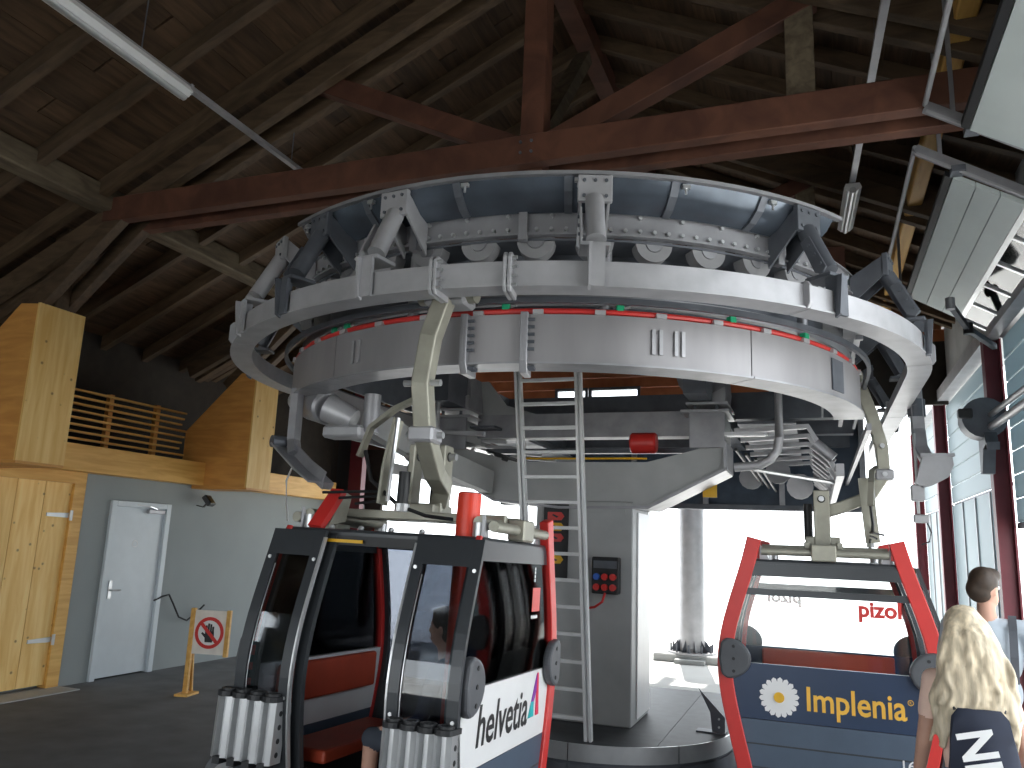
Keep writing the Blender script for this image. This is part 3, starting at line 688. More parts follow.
# socket box and emergency signs on the column
sb = thing('socket_box', 'black socket box with blue and red sockets on the pedestal column', 'socket box', (-2.17, 8.8, 1.37), world=True)
obj('housing', MB().box(-2.32, -2.02, 8.69, 8.80, 1.36, 1.75), BLACK, sb, bevel=.012)
obj('cover_window', MB().box(-2.30, -2.04, 8.684, 8.69, 1.63, 1.71), STEELD, sb)
BLUE = mat('socket_blue', (.04, .14, .55), .4)
for i in range(3):
    for j in range(2):
        c = BLUE if (j == 1 and i == 0) else RED
        x = -2.26+i*.09; zz = 1.43+j*.11
        s = obj('socket', MB().cyl((x, 8.69, zz), (x, 8.65, zz), .036, 12), c, sb, smooth=True); obj('lid', MB().cyl((x, 8.65, zz), (x, 8.643, zz), .03, 10), c, s)
obj('cord', MB().tube([(-2.17, 8.70, 1.37), (-2.19, 8.66, 1.28), (-2.27, 8.66, 1.22), (-2.36, 8.70, 1.20)], .014, 6), RED, sb, smooth=True)
eb = thing('sign_board', 'black board with red and yellow warning tags left of the ladder', 'sign board', (-2.82, 8.78, 1.55), world=True)
obj('board', MB().box(-2.92, -2.63, 8.79, 8.81, 1.50, 2.32), BLACK, eb)
for zz, c in ((2.18, RED), (2.06, YEL), (1.94, RED), (1.70, YEL)):
    g_ = obj('tag', MB().pY([(-2.87, zz-.045), (-2.71, zz-.045), (-2.675, zz), (-2.71, zz+.045), (-2.87, zz+.045)], 8.775, 8.79), c, eb)
    obj('arrow', MB().pY([(-2.82, zz+.01), (-2.76, zz-.02), (-2.74, zz-.005), (-2.80, zz+.022)], 8.771, 8.775), BLACK, g_)

# ---- small guide plate on the island edge
ep = thing('edge_guide', 'small dark pointed guide plate at the right edge of the island platform', 'guide plate', (-1.02, 9.12, 0), world=True)
obj('plate', MB().pY([(-1.24, .43), (-1.05, .24), (-.97, .16), (-.97, 0), (-1.10, 0), (-1.12, .2)], 9.10, 9.115), STEELD, ep); obj('foot', MB().box(-1.26, -.96, 9.05, 9.20, 0, .015), STEELD, ep)
for z in (.06, .14): obj('bolt', MB().cyl((-1.03, 9.085, z), (-1.03, 9.10, z), .012, 6), ALU, ep)
# ---- ladder
LADM = mat('ladder_aluminium', (.78, .79, .80), .4, .15, .06, 8)
ld = thing('ladder', 'tall aluminium ladder standing on the island in front of the pedestal', 'ladder', (-2.38, 8.05, 0), world=True)
for xb, xt in ((-2.72, -3.04), (-2.15, -2.35)):
    for dx, w_ in ((-.024, .030), (.024, .022)): obj('stile_flange', MB().bar([(xb+dx, 8.06, 0), (xt+dx, 8.06, 3.86)], w_, .07, (0, 1, 0)), LADM, ld)
    obj('stile', MB().bar([(xb, 8.07, 0.0), (xt, 8.07, 3.86)], .03, .025, (0, 1, 0)), LADM, ld)
z = .2
while z < 3.8:
    f = z/3.86; x0 = -2.69-.32*f; x1 = -2.17-.20*f
    obj('rung', MB().box(x0, x1, 8.035, 8.085, z-.018, z+.018), LADM, ld, bevel=.004); z += .262

# ---- long girders, guards, struts of the straight conveyor
fm = thing('conveyor_structure', 'grey longitudinal girders and guard tubes of the conveyor behind the pedestal', 'machine frame', (-2.2, 10, 3.3), world=True)
for x in (-1.15, -4.1): obj('girder', MB().box(x-.12, x+.12, 8.3, 13.6, 3.46, 3.84), STEELD, fm)
for y in (10.4, 11.8, 13.2): obj('cross_girder', MB().box(-4.9, .5, y-.1, y+.1, 3.5, 3.84), STEELD, fm)
for x in (-.33, -4.15):
    s = 1 if x > -2 else -1
    obj('guard_tube', MB().tube([(x, 8.4, 3.8), (x, 8.4, 3.0), (x-s*.02, 8.4, 2.88), (x-s*.09, 8.4, 2.78), (x-s*.20, 8.4, 2.72), (x-s*.44, 8.4, 2.70)], .045, 12), STEELW, fm, smooth=True)
for x0, s in ((-.78, 1), (-3.62, -1)):
    for y in (8.6, 9.3, 10.0, 10.7, 11.4, 12.1):
        obj('bent_strut', MB().bar([(x0, y, 3.10), (x0+s*.72, y, 3.14), (x0+s*.98, y, 2.68)], .05, .06, (0, 1, 0)), STEELW, fm)
    obj('side_rail', MB().bar([(x0+s*1.0, 8.2, 2.66), (x0+s*1.0, 13.5, 2.66)], .07, .12), STEELW, fm)
    obj('side_rail', MB().bar([(x0+s*1.22, 7.4, 2.95), (x0+s*1.22, 13.5, 2.95)], .04, .06), STEEL, fm)
    for k in range(10):
        y = 8.5+k*.5
        obj('roller', MB().cyl((x0+s*.78, y, 2.95), (x0+s*.95, y, 2.80), .06, 10), STEEL, fm, smooth=True)
    obj('deck_plate', MB().box(min(x0, x0+s*.6), max(x0, x0+s*.6), 8.9, 13.4, 3.22, 3.25), STEELD, fm)
    for k in range(3): obj('hose', MB().tube([(x0+.1*k, 8.7, 2.92-.05*k), (x0+.1*k, 13, 2.90-.05*k)], .018, 6), BLACK, fm)
obj('tag_plate', MB().box(-1.24, -1.08, 9.58, 9.6, 2.47, 2.65), YEL, fm)
obj('cross_tube', MB().tube([(-.6, 8.6, 2.70), (.2, 9.2, 2.62)], .02), ALU, fm)
lg = thing('light_strip', 'bright worklight fixed under the right end of the conveyor deck', 'lamp', (-.4, 8.0, 2.98), world=True)
obj('housing', MB().cbox((-.62, 8.0, 2.985), (.40, .10, .03)), STEELW, lg)
obj('diffuser', MB().cbox((-.62, 8.0, 2.965), (.36, .08, .012)), WHITE, lg)

# door operating rail hanging at the left of the ring and the arm at the right
ar = thing('door_rail', 'short steel channel hanging from the ring left of the red-and-white cabin', 'guide rail', (-4.0, 5.3, 2.2), world=True)
obj('hanger_post', MB().bar([(-4.02, 5.50, 3.05), (-4.02, 5.50, 2.62), (-3.96, 5.45, 2.50)], .07, .09, (0, 1, 0)), STEEL, ar)
mb = MB(); mb.sweep([(-4.12, 5.45, 2.62), (-3.80, 5.35, 2.40), (-3.62, 5.30, 2.30)], [(-.07, -.05), (.07, -.05), (.07, -.035), (-.055, -.035), (-.055, .05), (-.07, .05)]); obj('channel', mb, STEEL, ar)
mb = MB(); mb.sweep([(-4.10, 5.55, 2.56), (-3.60, 5.42, 2.24)], [(-.05, -.03), (.05, -.03), (.05, .03), (-.05, .03)]); obj('back_rail', mb, STEEL, ar)
obj('hook', MB().tube([(-3.92, 5.40, 2.42), (-3.98, 5.40, 2.28), (-3.96, 5.40, 2.10), (-3.93, 5.40, 1.96)], .008, 5), ALU, ar)
obj('end_roller', MB().cyl((-4.16, 5.40, 2.60), (-4.10, 5.50, 2.60), .05, 12), STEELD, ar)
ec = thing('drum_end_unit', 'grey rounded gear housing below the left end of the drum', 'gear housing', (-3.7, 5.9, 2.8), world=True)
obj('housing', MB().cyl((-4.05, 5.75, 2.97), (-3.78, 5.6, 2.90), .14, 18), STEEL, ec, smooth=True, bevel=.02)
obj('body', MB().cyl((-3.78, 5.6, 2.90), (-3.55, 5.65, 2.80), .12, 16, .09), STEELW, ec, smooth=True)
obj('post', MB().cyl((-3.42, 5.7, 3.02), (-3.42, 5.7, 2.70), .07, 14), STEEL, ec, smooth=True)
obj('foot', MB().cbox((-3.62, 5.66, 2.70), (.36, .2, .10)), STEELW, ec, bevel=.02)
obj('beam', MB().bar([(-3.95, 6.5, 2.96), (-3.8, 7.6, 2.72), (-3.6, 8.75, 2.55)], .12, .26), PDG, ec)
ra = thing('hanging_actuator', 'pale steel arm with bracket hanging beside the dark red post at the right', 'guide arm', (1.05, 8.9, 2.3), world=True)
obj('arm', MB().bar([(.98, 9.0, 3.62), (.99, 9.0, 3.15), (1.0, 8.95, 2.95), (1.04, 8.9, 2.84)], .12, .14, (0, 1, 0)), STEEL, ra, bevel=.01)
obj('spring', MB().cyl((.985, 9.0, 3.28), (.985, 9.0, 3.46), .085, 14), STEELD, ra)
obj('bracket', MB().pY([(1.0, 2.86), (1.26, 2.86), (1.27, 2.78), (1.22, 2.66), (1.08, 2.58), (.98, 2.55), (.92, 2.6), (.96, 2.72)], 8.84, 8.96), STEELW, ra)
obj('plate', MB().box(.98, 1.28, 8.82, 8.98, 2.86, 2.89), STEELW, ra)
obj('rod', MB().cyl((.94, 8.9, 3.1), (.94, 8.9, 2.3), .014, 8), ALU, ra); obj('weight', MB().cbox((.94, 8.9, 2.5), (.12, .12, .16)), STEELW, ra, bevel=.01)
obj('rod_end', MB().cbox((.96, 8.9, 2.25), (.14, .1, .08)), STEELW, ra, bevel=.01)
obj('loop', MB().tube([(1.0, 8.9, 2.25), (1.04, 8.9, 2.12), (1.02, 8.9, 2.03), (.95, 8.9, 2.0)], .008, 6), BLACK, ra)

# machine housing over the far opening
hs = thing('machine_housing', 'dark blue-grey machine housing closing the top of the far opening', 'housing', (-2.2, 13.3, 2.6), world=True)
HSG = mat('housing_blue', (.06, .085, .12), .5, .2, .25, 4)
for k in range(5):
    x0 = -5.2+k*1.17; obj('panel', MB().box(x0+.01, x0+1.16, 13.30, 13.34, 2.60, 3.95), HSG, hs)
obj('bottom_rail', MB().box(-5.2, .65, 13.2, 13.4, 2.52, 2.60), STEELD, hs)
for k in range(6): obj('upright', MB().box(-5.22+k*1.17, -5.14+k*1.17, 13.22, 13.30, 2.6, 3.95), STEEL, hs)
for x, y, z in ((-.9, 12.6, 2.95), (-.5, 12.2, 3.0), (-.2, 11.6, 2.75), (-3.8, 12.4, 2.9)):
    u = obj('drive_unit', MB().cyl((x, y-.2, z), (x, y+.2, z), .14, 14), STEELD, hs, smooth=True); obj('unit_flange', MB().cyl((x, y-.23, z), (x, y-.2, z), .17, 14), STEELW, u)
# support mast outside
sp = thing('support_mast', 'pale steel mast bolted to a concrete block outside the far opening', 'mast', (-2.14, 14.9, 0), world=True)
obj('mast', MB().cyl((-2.14, 14.9, .08), (-2.14, 14.9, 3.8), .23, 20), STEELW, sp, smooth=True)
obj('footing', MB().box(-2.75, -1.5, 14.5, 15.4, -.05, .10), CONC, sp, bevel=.02)
obj('step', MB().box(-2.35, -1.85, 14.3, 14.5, -.05, .04), CONC, sp)
obj('base_plate', MB().cyl((-2.14, 14.9, .10), (-2.14, 14.9, .13), .42, 20), STEELW, sp)
for k in range(10):
    t = 2*pi*k/10; c, s = cos(t), sin(t)
    mb = MB(); mb.add([(-2.14+.22*c-.012*s, 14.9+.22*s+.012*c, .13), (-2.14+.22*c+.012*s, 14.9+.22*s-.012*c, .13), (-2.14+.38*c, 14.9+.38*s, .13), (-2.14+.22*c, 14.9+.22*s, .34)], [(0, 1, 2), (0, 2, 3), (1, 2, 3), (0, 1, 3)])
    obj('fin', mb, STEELD, sp); obj('anchor_bolt', MB().cyl((-2.14+.36*cos(t+.3), 14.9+.36*sin(t+.3), .13), (-2.14+.36*cos(t+.3), 14.9+.36*sin(t+.3), .26), .018, 6), STEELD, sp)

# ================================================================== CABINS
PROF = [(-.12, .62), (.15, .655), (.40, .71), (.75, .78), (1.0, .80), (1.25, .77), (1.50, .705), (1.80, .615), (2.04, .555), (2.3, .5)]
PROF = [(z, w_*1.06) for z, w_ in PROF]
def hw(z):
    n = len(PROF)
    if z <= PROF[0][0]: return PROF[0][1]
    for i in range(n-1):
        a, b = PROF[i]; c, d = PROF[i+1]
        if z <= c:
            m0 = (d-PROF[i-1][1])/(c-PROF[i-1][0]) if i else (d-b)/(c-a)
            m1 = (PROF[i+2][1]-b)/(PROF[i+2][0]-a) if i+2 < n else (d-b)/(c-a)
            t = (z-a)/(c-a); h = c-a
            return (2*t**3-3*t*t+1)*b+(t**3-2*t*t+t)*h*m0+(-2*t**3+3*t*t)*d+(t**3-t*t)*h*m1
    return PROF[-1][1]
def zs(z0, z1):
    n = max(1, int((z1-z0)/.085)); return [z0+(z1-z0)*i/n for i in range(n+1)]
def endpoly(z0, z1, inset):
    Z = zs(z0, z1); return [(-hw(z)+inset, z) for z in Z]+[(hw(z)-inset, z) for z in reversed(Z)]
def strip(mb, sg, x0, x1, z0, z1, off, th):
    Z = zs(z0, z1); vs = []
    for z in Z:
        for x, o in ((x0, off), (x1, off), (x1, off+th), (x0, off+th)): vs.append((x, sg*(hw(z)+o), z))
    n = len(Z); fs = [(i*4+j, i*4+(j+1) % 4, i*4+4+(j+1) % 4, i*4+4+j) for i in range(n-1) for j in range(4)]+[(0, 1, 2, 3), (n*4-1, n*4-2, n*4-3, n*4-4)]
    return mb.add(vs, fs)
def text_fit(name, s, width, height, material, parent, M, shear=0.0, bold=0.0, ext=.0015, spacing=1.0):
    o = text(name, s, 1.0, material, parent, Matrix.Identity(4), shear=shear, bold=bold, ext=.001, spacing=spacing)
    me = o.data; xs = [v.co.x for v in me.vertices]; ysv = [v.co.y for v in me.vertices]
    x0, x1, y0, y1 = min(xs), max(xs), min(ysv), max(ysv)
    for v in me.vertices:
        v.co = Vector(((v.co.x-x0)/(x1-x0)*width, (v.co.y-y0)/(y1-y0)*height, ext if v.co.z > 0 else 0))
    me.transform(M); me.update()
    return o
HL = .71
def ski_rack(par, xc, zc):
    rk = bpy.data.objects.new('ski_rack', None)
    y0 = -(hw(.7)+.055)
    pts = []; wd = .42; n = 4
    for k in range(n):
        a = xc-wd/2+k*wd/n; s = wd/n
        pts += [(a, 0), (a+.022, 0), (a+.034, -.045), (a+s-.034, -.045), (a+s-.022, 0)] if False else [(a, -.10), (a+.026, -.115), (a+.034, -.075), (a+s-.034, -.075), (a+s-.026, -.115)]
    pts.append((xc+wd/2, -.10))
    top = pts+[(xc+wd/2, 0), (xc-wd/2, 0)]
    z0, z1 = zc-.18, zc+.16
    body = obj('ski_rack', MB().pZ([(a, y0+b) for a, b in top], z0, z1), ALU, par)
    cap = MB()
    sc = []
    for k in range(n):
        a = xc-wd/2+(k+.5)*wd/n
        for q in range(7): t = pi+pi*q/6; sc.append((a+.052*cos(t), y0-.10+.035*sin(t)))
    cap.pZ(sc+[(xc+wd/2+.01, y0), (xc-wd/2-.01, y0)], z1, z1+.03); obj('top_plate', cap, BLACK, body, bevel=.004)
    for k in range(n):
        a = xc-wd/2+(k+.5)*wd/n
        mb = MB(); mb.ring((a, y0-.07, z1+.028), (a, y0-.07, z1+.045), .047, .03, 14); obj('slot_ring', mb, BLACK, body, smooth=True)
        obj('foot', MB().cbox((a, y0-.07, z0-.015), (.05, .09, .04)), BLACK, body)
        for sx in (xc-wd/2-.002, xc+wd/2-.004):
            if k < 4: obj('side_hole', MB().cyl((sx, y0-.05, z0+.05+k*.075), (sx+.006, y0-.05, z0+.05+k*.075), .016, 8), BLACK, body)
    bpy.data.objects.remove(rk)
    return body
def cabin(label, loc, rot, brand, arm):
    t = thing('gondola_cabin', label, 'gondola cabin', loc, rot, group='gondola cabins')
    low = WHITE if brand == 'h' else NAVY; low2 = NAVY2
    # chassis
    obj('floor_pan', MB().box(-HL, HL, -.62, .62, -.12, .04), BLACK, t, bevel=.02)
    rf = MB(); rf.box(-HL-.01, HL+.01, -.62, .62, 1.80, 1.86); obj('roof', rf, DGREY, t, bevel=.02, seg=2)
    for sx in (-1, 1):
        X = sx*HL
        a, b = (X-.03, X+.012) if sx > 0 else (X-.012, X+.03)
        e = obj('end_panel', MB().pX(endpoly(.56, 1.0, .05), a, b), low, t)
        e2 = obj('skirt_panel', MB().pX(endpoly(-.08, .555, .05), a, b), low2, t)
        for zz in (.18, .36): obj('groove', MB().pX(endpoly(zz, zz+.012, .07), X+sx*.012-.001, X+sx*.012+.002), DGREY, e2)
        w_ = obj('end_window', MB().pX(endpoly(1.0, 1.76, .05), X-.004, X+.004), GLS if brand == 'i' else GLE, t)
        if brand == 'i': obj('window_bar', MB().pX(endpoly(1.56, 1.615, .05), X-.015, X+.012), DGREY, w_)
        obj('top_rail', MB().pX(endpoly(1.72, 1.82, .03), X-.03, X+.014), DGREY, t)
        for sy in (-1, 1):
            ztop = 1.86 if (brand == 'h' and sy < 0) else 2.04
            Z = zs(-.06, ztop); mb = MB()
            thin = brand == 'h' and sy < 0
            mb.sweep([(X-sx*.03*thin, sy*(hw(z)-.02-.02*thin), z) for z in Z], [(-.03, -.02), (.03, -.02), (.03, .02), (-.03, .02)] if thin else [(-.07, -.035), (.05, -.035), (.05, .035), (-.07, .035)] if sy > 0 else [(-.05, -.035), (.07, -.035), (.07, .035), (-.05, .035)], (1, 0, 0)); obj('corner_pillar', mb, RED, t, bevel=.006)
            # bumper
            D = []
            for q in range(13):
                tt = -pi/2+pi*q/12; D.append((sy*(.80-.20*cos(tt)), 1.03+.165*sin(tt)))
            D += [(sy*.845, 1.16), (sy*.865, 1.03), (sy*.845, .90)]
            bmp = obj('bumper', MB().pX(D, X+sx*.012, X+sx*.075), mat('bumper_grey', (.085, .09, .10), .5), t, bevel=.02, seg=2)
            for zz in (.93, 1.03, 1.13): obj('bolt', MB().cyl((X+sx*.07, sy*.74, zz), (X+sx*.08, sy*.74, zz), .014, 8), BLACK, bmp)
            obj('roof_lug', MB().pX([(sy*.52, 1.86), (sy*.44, 1.86), (sy*.52, 2.0)], X-sx*.06, X-sx*.04), STEELW, t)
        # bench
        bx = X-sx*.05
        bk = MB(); bk.box(min(bx, bx-sx*.05), max(bx, bx-sx*.05), -.60, .60, .74, .99); obj('backrest', bk, ORSEAT, t, bevel=.02, seg=2)
        st = MB(); st.box(min(bx-sx*.03, bx-sx*.40), max(bx-sx*.03, bx-sx*.40), -.56, .56, .44, .52); obj('seat', st, ORSEAT, t, bevel=.02, seg=2)
        obj('seat_support', MB().box(min(bx-sx*.1, bx-sx*.2), max(bx-sx*.1, bx-sx*.2), -.5, .5, .04, .44), BLACK, t)
    # sides
    for sy in (-1, 1):
        for x0, x1 in (((-HL, -HL+.07), (-.36, -.30), (.30, .36), (HL-.07, HL)) if sy < 0 or brand == 'i' else ((-HL, -HL+.07), (-.03, .03), (HL-.07, HL))):
            obj('side_post', strip(MB(), sy, x0, x1, -.05, 1.82, -.05, .04), DGREY, t)
        for x0, x1 in (((-HL+.07, -.36), (.36, HL-.07)) if sy < 0 or brand == 'i' else ((-HL+.07, -.03), (.03, HL-.07))):
            obj('side_panel', strip(MB(), sy, x0, x1, -.05, .75, -.045, .03), DGREY, t)
            obj('side_window', strip(MB(), sy, x0, x1, .75, 1.76, -.035, .006), GLX if (brand == 'h' and sy > 0 and x0 < 0) else GLT, t)  # darker tint on one half stands in for the dim view behind
        obj('sill', strip(MB(), sy, -HL, HL, -.10, .02, -.04, .06), BLACK, t)
        obj('door_track', MB().box(-HL, HL, sy*.60-.03, sy*.60+.03, 1.76, 1.82), BLACK, t)
        leaves = ((-.72, -.33), (.32, .76)) if sy < 0 else (() if brand == 'h' else ((-.36, -.005), (.005, .36)))
        o_ = .045 if sy < 0 else .0
        for x0, x1 in leaves:
            lf = obj('door_leaf', strip(MB(), sy, x0, x1, .10, .80, o_, .03), DGREY, t, bevel=.006)
            obj('leaf_glass', strip(MB(), sy, x0+.07, x1-.07, .80, 1.68, o_+.010, .006), GLX if (brand == 'h' and sy > 0 and x0 < 0) else GLD, lf)
            obj('leaf_stile', strip(MB(), sy, x0, x0+.07, .80, 1.84, o_, .03), DGREY, lf); obj('leaf_stile', strip(MB(), sy, x1-.07, x1, .80, 1.84, o_, .03), DGREY, lf)
            obj('leaf_head', strip(MB(), sy, x0+.07, x1-.07, 1.68, 1.84, o_, .03), DGREY, lf)
            if sy < 0: obj('edge_trim', strip(MB(), sy, x1-.004 if x0 < 0 else x0-.008, x1+.008 if x0 < 0 else x0+.004, .15, 1.80, o_+.005, .03), ALU, lf)
            obj('glass_edge', strip(MB(), sy, x0+.075, x0+.081, .85, 1.62, o_+.017, .003), ALU, lf)
            for zz in (.86, 1.66):
                for xx in (x0+.03, x1-.03):
                    obj('bolt', MB().cyl((xx, sy*(hw(zz)+o_+.028), zz), (xx, sy*(hw(zz)+o_+.038), zz), .012, 6), ALU, lf)
    for xc, zc in ((-.57, .68), (.55, .645)): ski_rack(t, xc, zc)
    # roof suspension frame
    for x in (-.62, .62): obj('cross_tube', MB().tube([(x, -.50, 1.95), (x, .50, 1.95)], .04, 10), OLIVE, t, smooth=True)
    for x in (-.62, .62):
        for y in (-.47, .47): obj('rubber_mount', MB().cyl((x, y, 1.86), (x, y, 1.95), .05, 12), ALU, t, smooth=True)
    for y in (-.13, .13): obj('long_beam', MB().box(-.66, .66, y-.025, y+.025, 1.96, 2.02), OLIVE, t, bevel=.006)
    for x in (-.72, .72): obj('end_tube', MB().tube([(x, -.50, 1.93), (x, .50, 1.93)], .035, 10), OLIVE, t, smooth=True)
    for x in (-.72, .72): obj('end_block', MB().cbox((x, 0, 1.93), (.12, .20, .14)), OLIVE, t, bevel=.01)
    obj('centre_block', MB().cbox((0, 0, 2.02), (.26, .30, .12)), OLIVE, t, bevel=.01)
    for x in (-.12, .12):
        h = obj('hanger_cheek', MB().box(x-.025, x+.025, -.07, .07, 1.98, 2.50), OLIVE, t, bevel=.008)
        obj('cheek_hole', MB().cyl((x-.028, 0, 2.42), (x+.028, 0, 2.42), .035, 12), BLACK, h)
    obj('pivot_pin', MB().cyl((-.2, 0, 2.42), (.2, 0, 2.42), .025, 10), ALU, t)
    obj('damper', MB().cyl((0, .12, 2.05), (0, .12, 2.38), .04, 12), BLACK, t, smooth=True)
    ha = obj('hanger_arm', MB().sweep(arm, [(-.055, -.06), (.055, -.06), (.055, .06), (-.055, .06)], (1, 0, 0)), OLIVE, t, bevel=.012, seg=2)
    A = Vector(arm[0]); obj('grip', MB().cbox(A+Vector((0, .08, .04)), (.30, .20, .14)), STEELW, t, bevel=.02)
    for dx in (-.17, .17): obj('grip_roller', MB().cyl(A+Vector((dx-.03, .05, .06)), A+Vector((dx+.03, .05, .06)), .075, 16), OLIVE, t, smooth=True)
    for i in (2, 3):
        P = Vector(arm[i]); obj('arm_pin', MB().cyl(P+Vector((-.13, 0, 0)), P+Vector((.13, 0, 0)), .022, 10), ALU, ha)
    Q = Vector(arm[3]); obj('arm_clamp', MB().cbox(Q, (.18, .16, .10)), STEELW, ha, bevel=.015)
    # door mechanism on the roof
    obj('mechanism_plate', MB().bar([(-.12, -.42, 2.04), (-.12, -.40, 2.30), (-.08, -.38, 2.62)], .018, .12, (0, 1, 0)), OLIVE, t)
    obj('mechanism_strip', MB().bar([(-.06, -.46, 2.06), (-.05, -.44, 2.62)], .02, .02), YEL if False else ALU, t)
    obj('lever', MB().bar([(-.34, -.40, 2.36), (-.26, -.42, 2.56), (-.08, -.44, 2.68), (.12, -.50, 2.74)], .05, .03), OLIVE, t)
    obj('door_cable', MB().tube([(-.30, -.40, 2.40), (-.22, -.42, 2.2), (0, -.42, 2.04), (.2, -.40, 1.98), (.35, -.30, 1.97)], .014, 6), BLACK, t, smooth=True)
    for k in range(3): obj('rod', MB().tube([(-.55+.1*k, -.48+.05*k, 2.10-.03*k), (-.12, -.40, 2.13-.03*k)], .01, 5), BLACK, t)
    obj('valve', MB().cyl((.03, -.42, 2.05), (.03, -.42, 2.26), .04, 12), BLACK, t, smooth=True); obj('valve_head', MB().cyl((.03, -.42, 2.0), (.03, -.42, 2.05), .05, 12), ALU, t)
    obj('roof_label', MB().box(-.46, -.10, -.66, -.645, 1.775, 1.795), YEL, t)
    for q in range(4): obj('roof_bolt', MB().ball((-.4+.22*q, -.55, 1.87), .02, 6), ALU, t)
    if brand == 'h':
        tb = obj('red_standpipe', MB().cyl((.52, -.44, .04), (.52, -.44, 2.13), .075, 20), REDT, t, smooth=True)
        obj('pipe_cap', MB().cyl((.52, -.44, 2.13), (.52, -.44, 2.137), .066, 18), BLACK, tb)
        obj('red_fin', MB().bar([(-.52, -.56, 1.86), (-.50, -.36, 2.12)], .05, .10, (1, 0, 0)), RED, t)
        obj('fin_bracket', MB().pX([(-.50, 1.88), (-.30, 1.92), (-.25, 2.10), (-.34, 2.12)], -.48, -.46), OLIVE, t)
    return t
ARM_H = [(.33, -.66, 3.36), (.27, -.69, 3.1), (.235, -.68, 2.80), (.235, -.58, 2.48), (.22, -.36, 2.26), (.16, -.10, 2.20), (.10, 0, 2.10)]
ARM_I = [(.05, -.38, 3.50), (.05, -.47, 3.22), (.05, -.54, 2.92), (.05, -.55, 2.66), (.05, -.42, 2.46), (.05, -.18, 2.36), (.05, 0, 2.30)]
ch = cabin('dark grey gondola cabin with red pillars and helvetia lettering, doors open, nearest', (-2.615, 5.07, .02), (-.03, .018, .0), 'h', ARM_H)
ci = cabin('gondola cabin with dark blue front, white daisy and Implenia lettering', (.04, 8.08, -.055), (0, 0, pi/2), 'i', ARM_I)
# ---- lettering: near cabin, +x end
X = HL+.014
BLK = mat('lettering_black', (.012, .012, .013), .5)
text_fit('lettering', 'helvetia', .88, .235, BLK, ch, frame_m((X, -.55, .665), (0, 1, .0), (0, 0, 1)), shear=.15, bold=.012)
lg_ = [((.36, .70), (.47, .70), (.505, .97), (.50, .98), BLK), ]
C1 = mat('logo_purple', (.22, .03, .35), .45); C2 = mat('logo_red', (.75, .02, .08), .45); C3 = mat('logo_teal', (.0, .42, .45), .45)
def flat(name, pts, m, par, x=X, sg=1): return obj(name, MB().pX(pts, x, x+sg*.002), m, par)
flat('logo_stroke', [(.40, .80), (.50, .98), (.50, .86), (.455, .80)], C1, ch); flat('logo_stroke', [(.50, .98), (.53, .98), (.57, .70), (.50, .70)], C2, ch); flat('logo_stroke', [(.345, .70), (.46, .70), (.455, .80), (.40, .80)], C3, ch)
flat('logo_square', [(.30, 1.40), (.46, 1.40), (.46, 1.56), (.30, 1.56)], RED, ch)
mk = MB()
for q in range(8): mk.box(X-.008, X-.006, .315+q*.017, .327+q*.017, 1.352, 1.37+.006*(q % 3 == 0))
obj('small_print', mk, WHITE, ch)
mk = MB()
for q in range(4): mk.box(X-.008, X-.006, .345, .365, 1.60+q*.026, 1.62+q*.026)
obj('small_print', mk, WHITE, ch)
# ---- lettering: far cabin, -x end
X = -HL-.014
ORG = mat('lettering_amber', (.85, .48, .06), .45)
F = lambda y, z: frame_m((X, -y, z), (0, -1, 0), (0, 0, 1))
text_fit('lettering', 'Implenia', .74, .25, ORG, ci, F(-.17, .60), bold=.016)
rr = MB(); rr.ring((X, -.60, .80), (X-.002, -.60, .80), .022, .017, 16); obj('registered_ring', rr, ORG, ci)
text_fit('lettering', 'R', .014, .02, ORG, ci, F(.593, .79))
for k in range(18):
    t = 2*pi*k/18+.1; c, s = cos(t), sin(t); P = []
    for u, v in ((.03, -.010), (.10, -.022), (.145, -.020), (.16, 0), (.145, .020), (.10, .022), (.03, .010)):
        P.append((.385-(u*c-v*s), .745+(u*s+v*c)))
    obj('daisy_petal', MB().pX(P, X-.001-.0006*(k % 2), X-.0025-.0006*(k % 2)), WHITE, ci)
obj('daisy_centre', MB().cyl((X-.002, .385, .745), (X-.012, .385, .745), .042, 16), YEL, ci)
text_fit('lettering', 'pizol', .32, .17, RED, ci, F(.25, 1.39), bold=.04)
text_fit('lettering', '16', .09, .07, WHITE, ci, F(.52, .30), bold=.01)
text_fit('lettering', 'pizol', .32, .17, RED, ci, frame_m((HL+.006, .22, 1.39), (0, 1, 0), (0, 0, 1)), bold=.04)

# ================================================================== BARRIER SIGN
bs = thing('barrier_sign', 'wooden stand with white no-entry hand sign on the dark floor', 'sign', (-6.88, 7.82, 0), (0, 0, radians(12)))
obj('leg', MB().box(-.03, .025, -.025, .02, 0, .97), BEAMY, bs, bevel=.004); obj('batten', MB().box(.42, .47, -.025, .02, .44, .96), BEAMY, bs, bevel=.004)
obj('foot', MB().box(-.07, .09, -.12, .14, 0, .025), BEAMY, bs); obj('back_stay', MB().bar([(-.005, .03, .8), (-.005, .13, .02)], .03, .03), BEAMY, bs)
obj('board', MB().box(.025, .42, -.012, .008, .46, .95), mat('sign_board', (.80, .76, .70), .6), bs)
def fY(pts, y): return MB().pY(pts, y, y-.004)
c0 = (.222, .70); mb = MB(); mb.ring((c0[0], -.012, c0[1]), (c0[0], -.018, c0[1]), .178, .140, 32); obj('red_ring', mb, RED, bs)
mb = MB(); mb.cyl((c0[0], -.0125, c0[1]), (c0[0], -.0145, c0[1]), .145, 32); obj('white_disc', mb, WHITE, bs)
hand = MB()
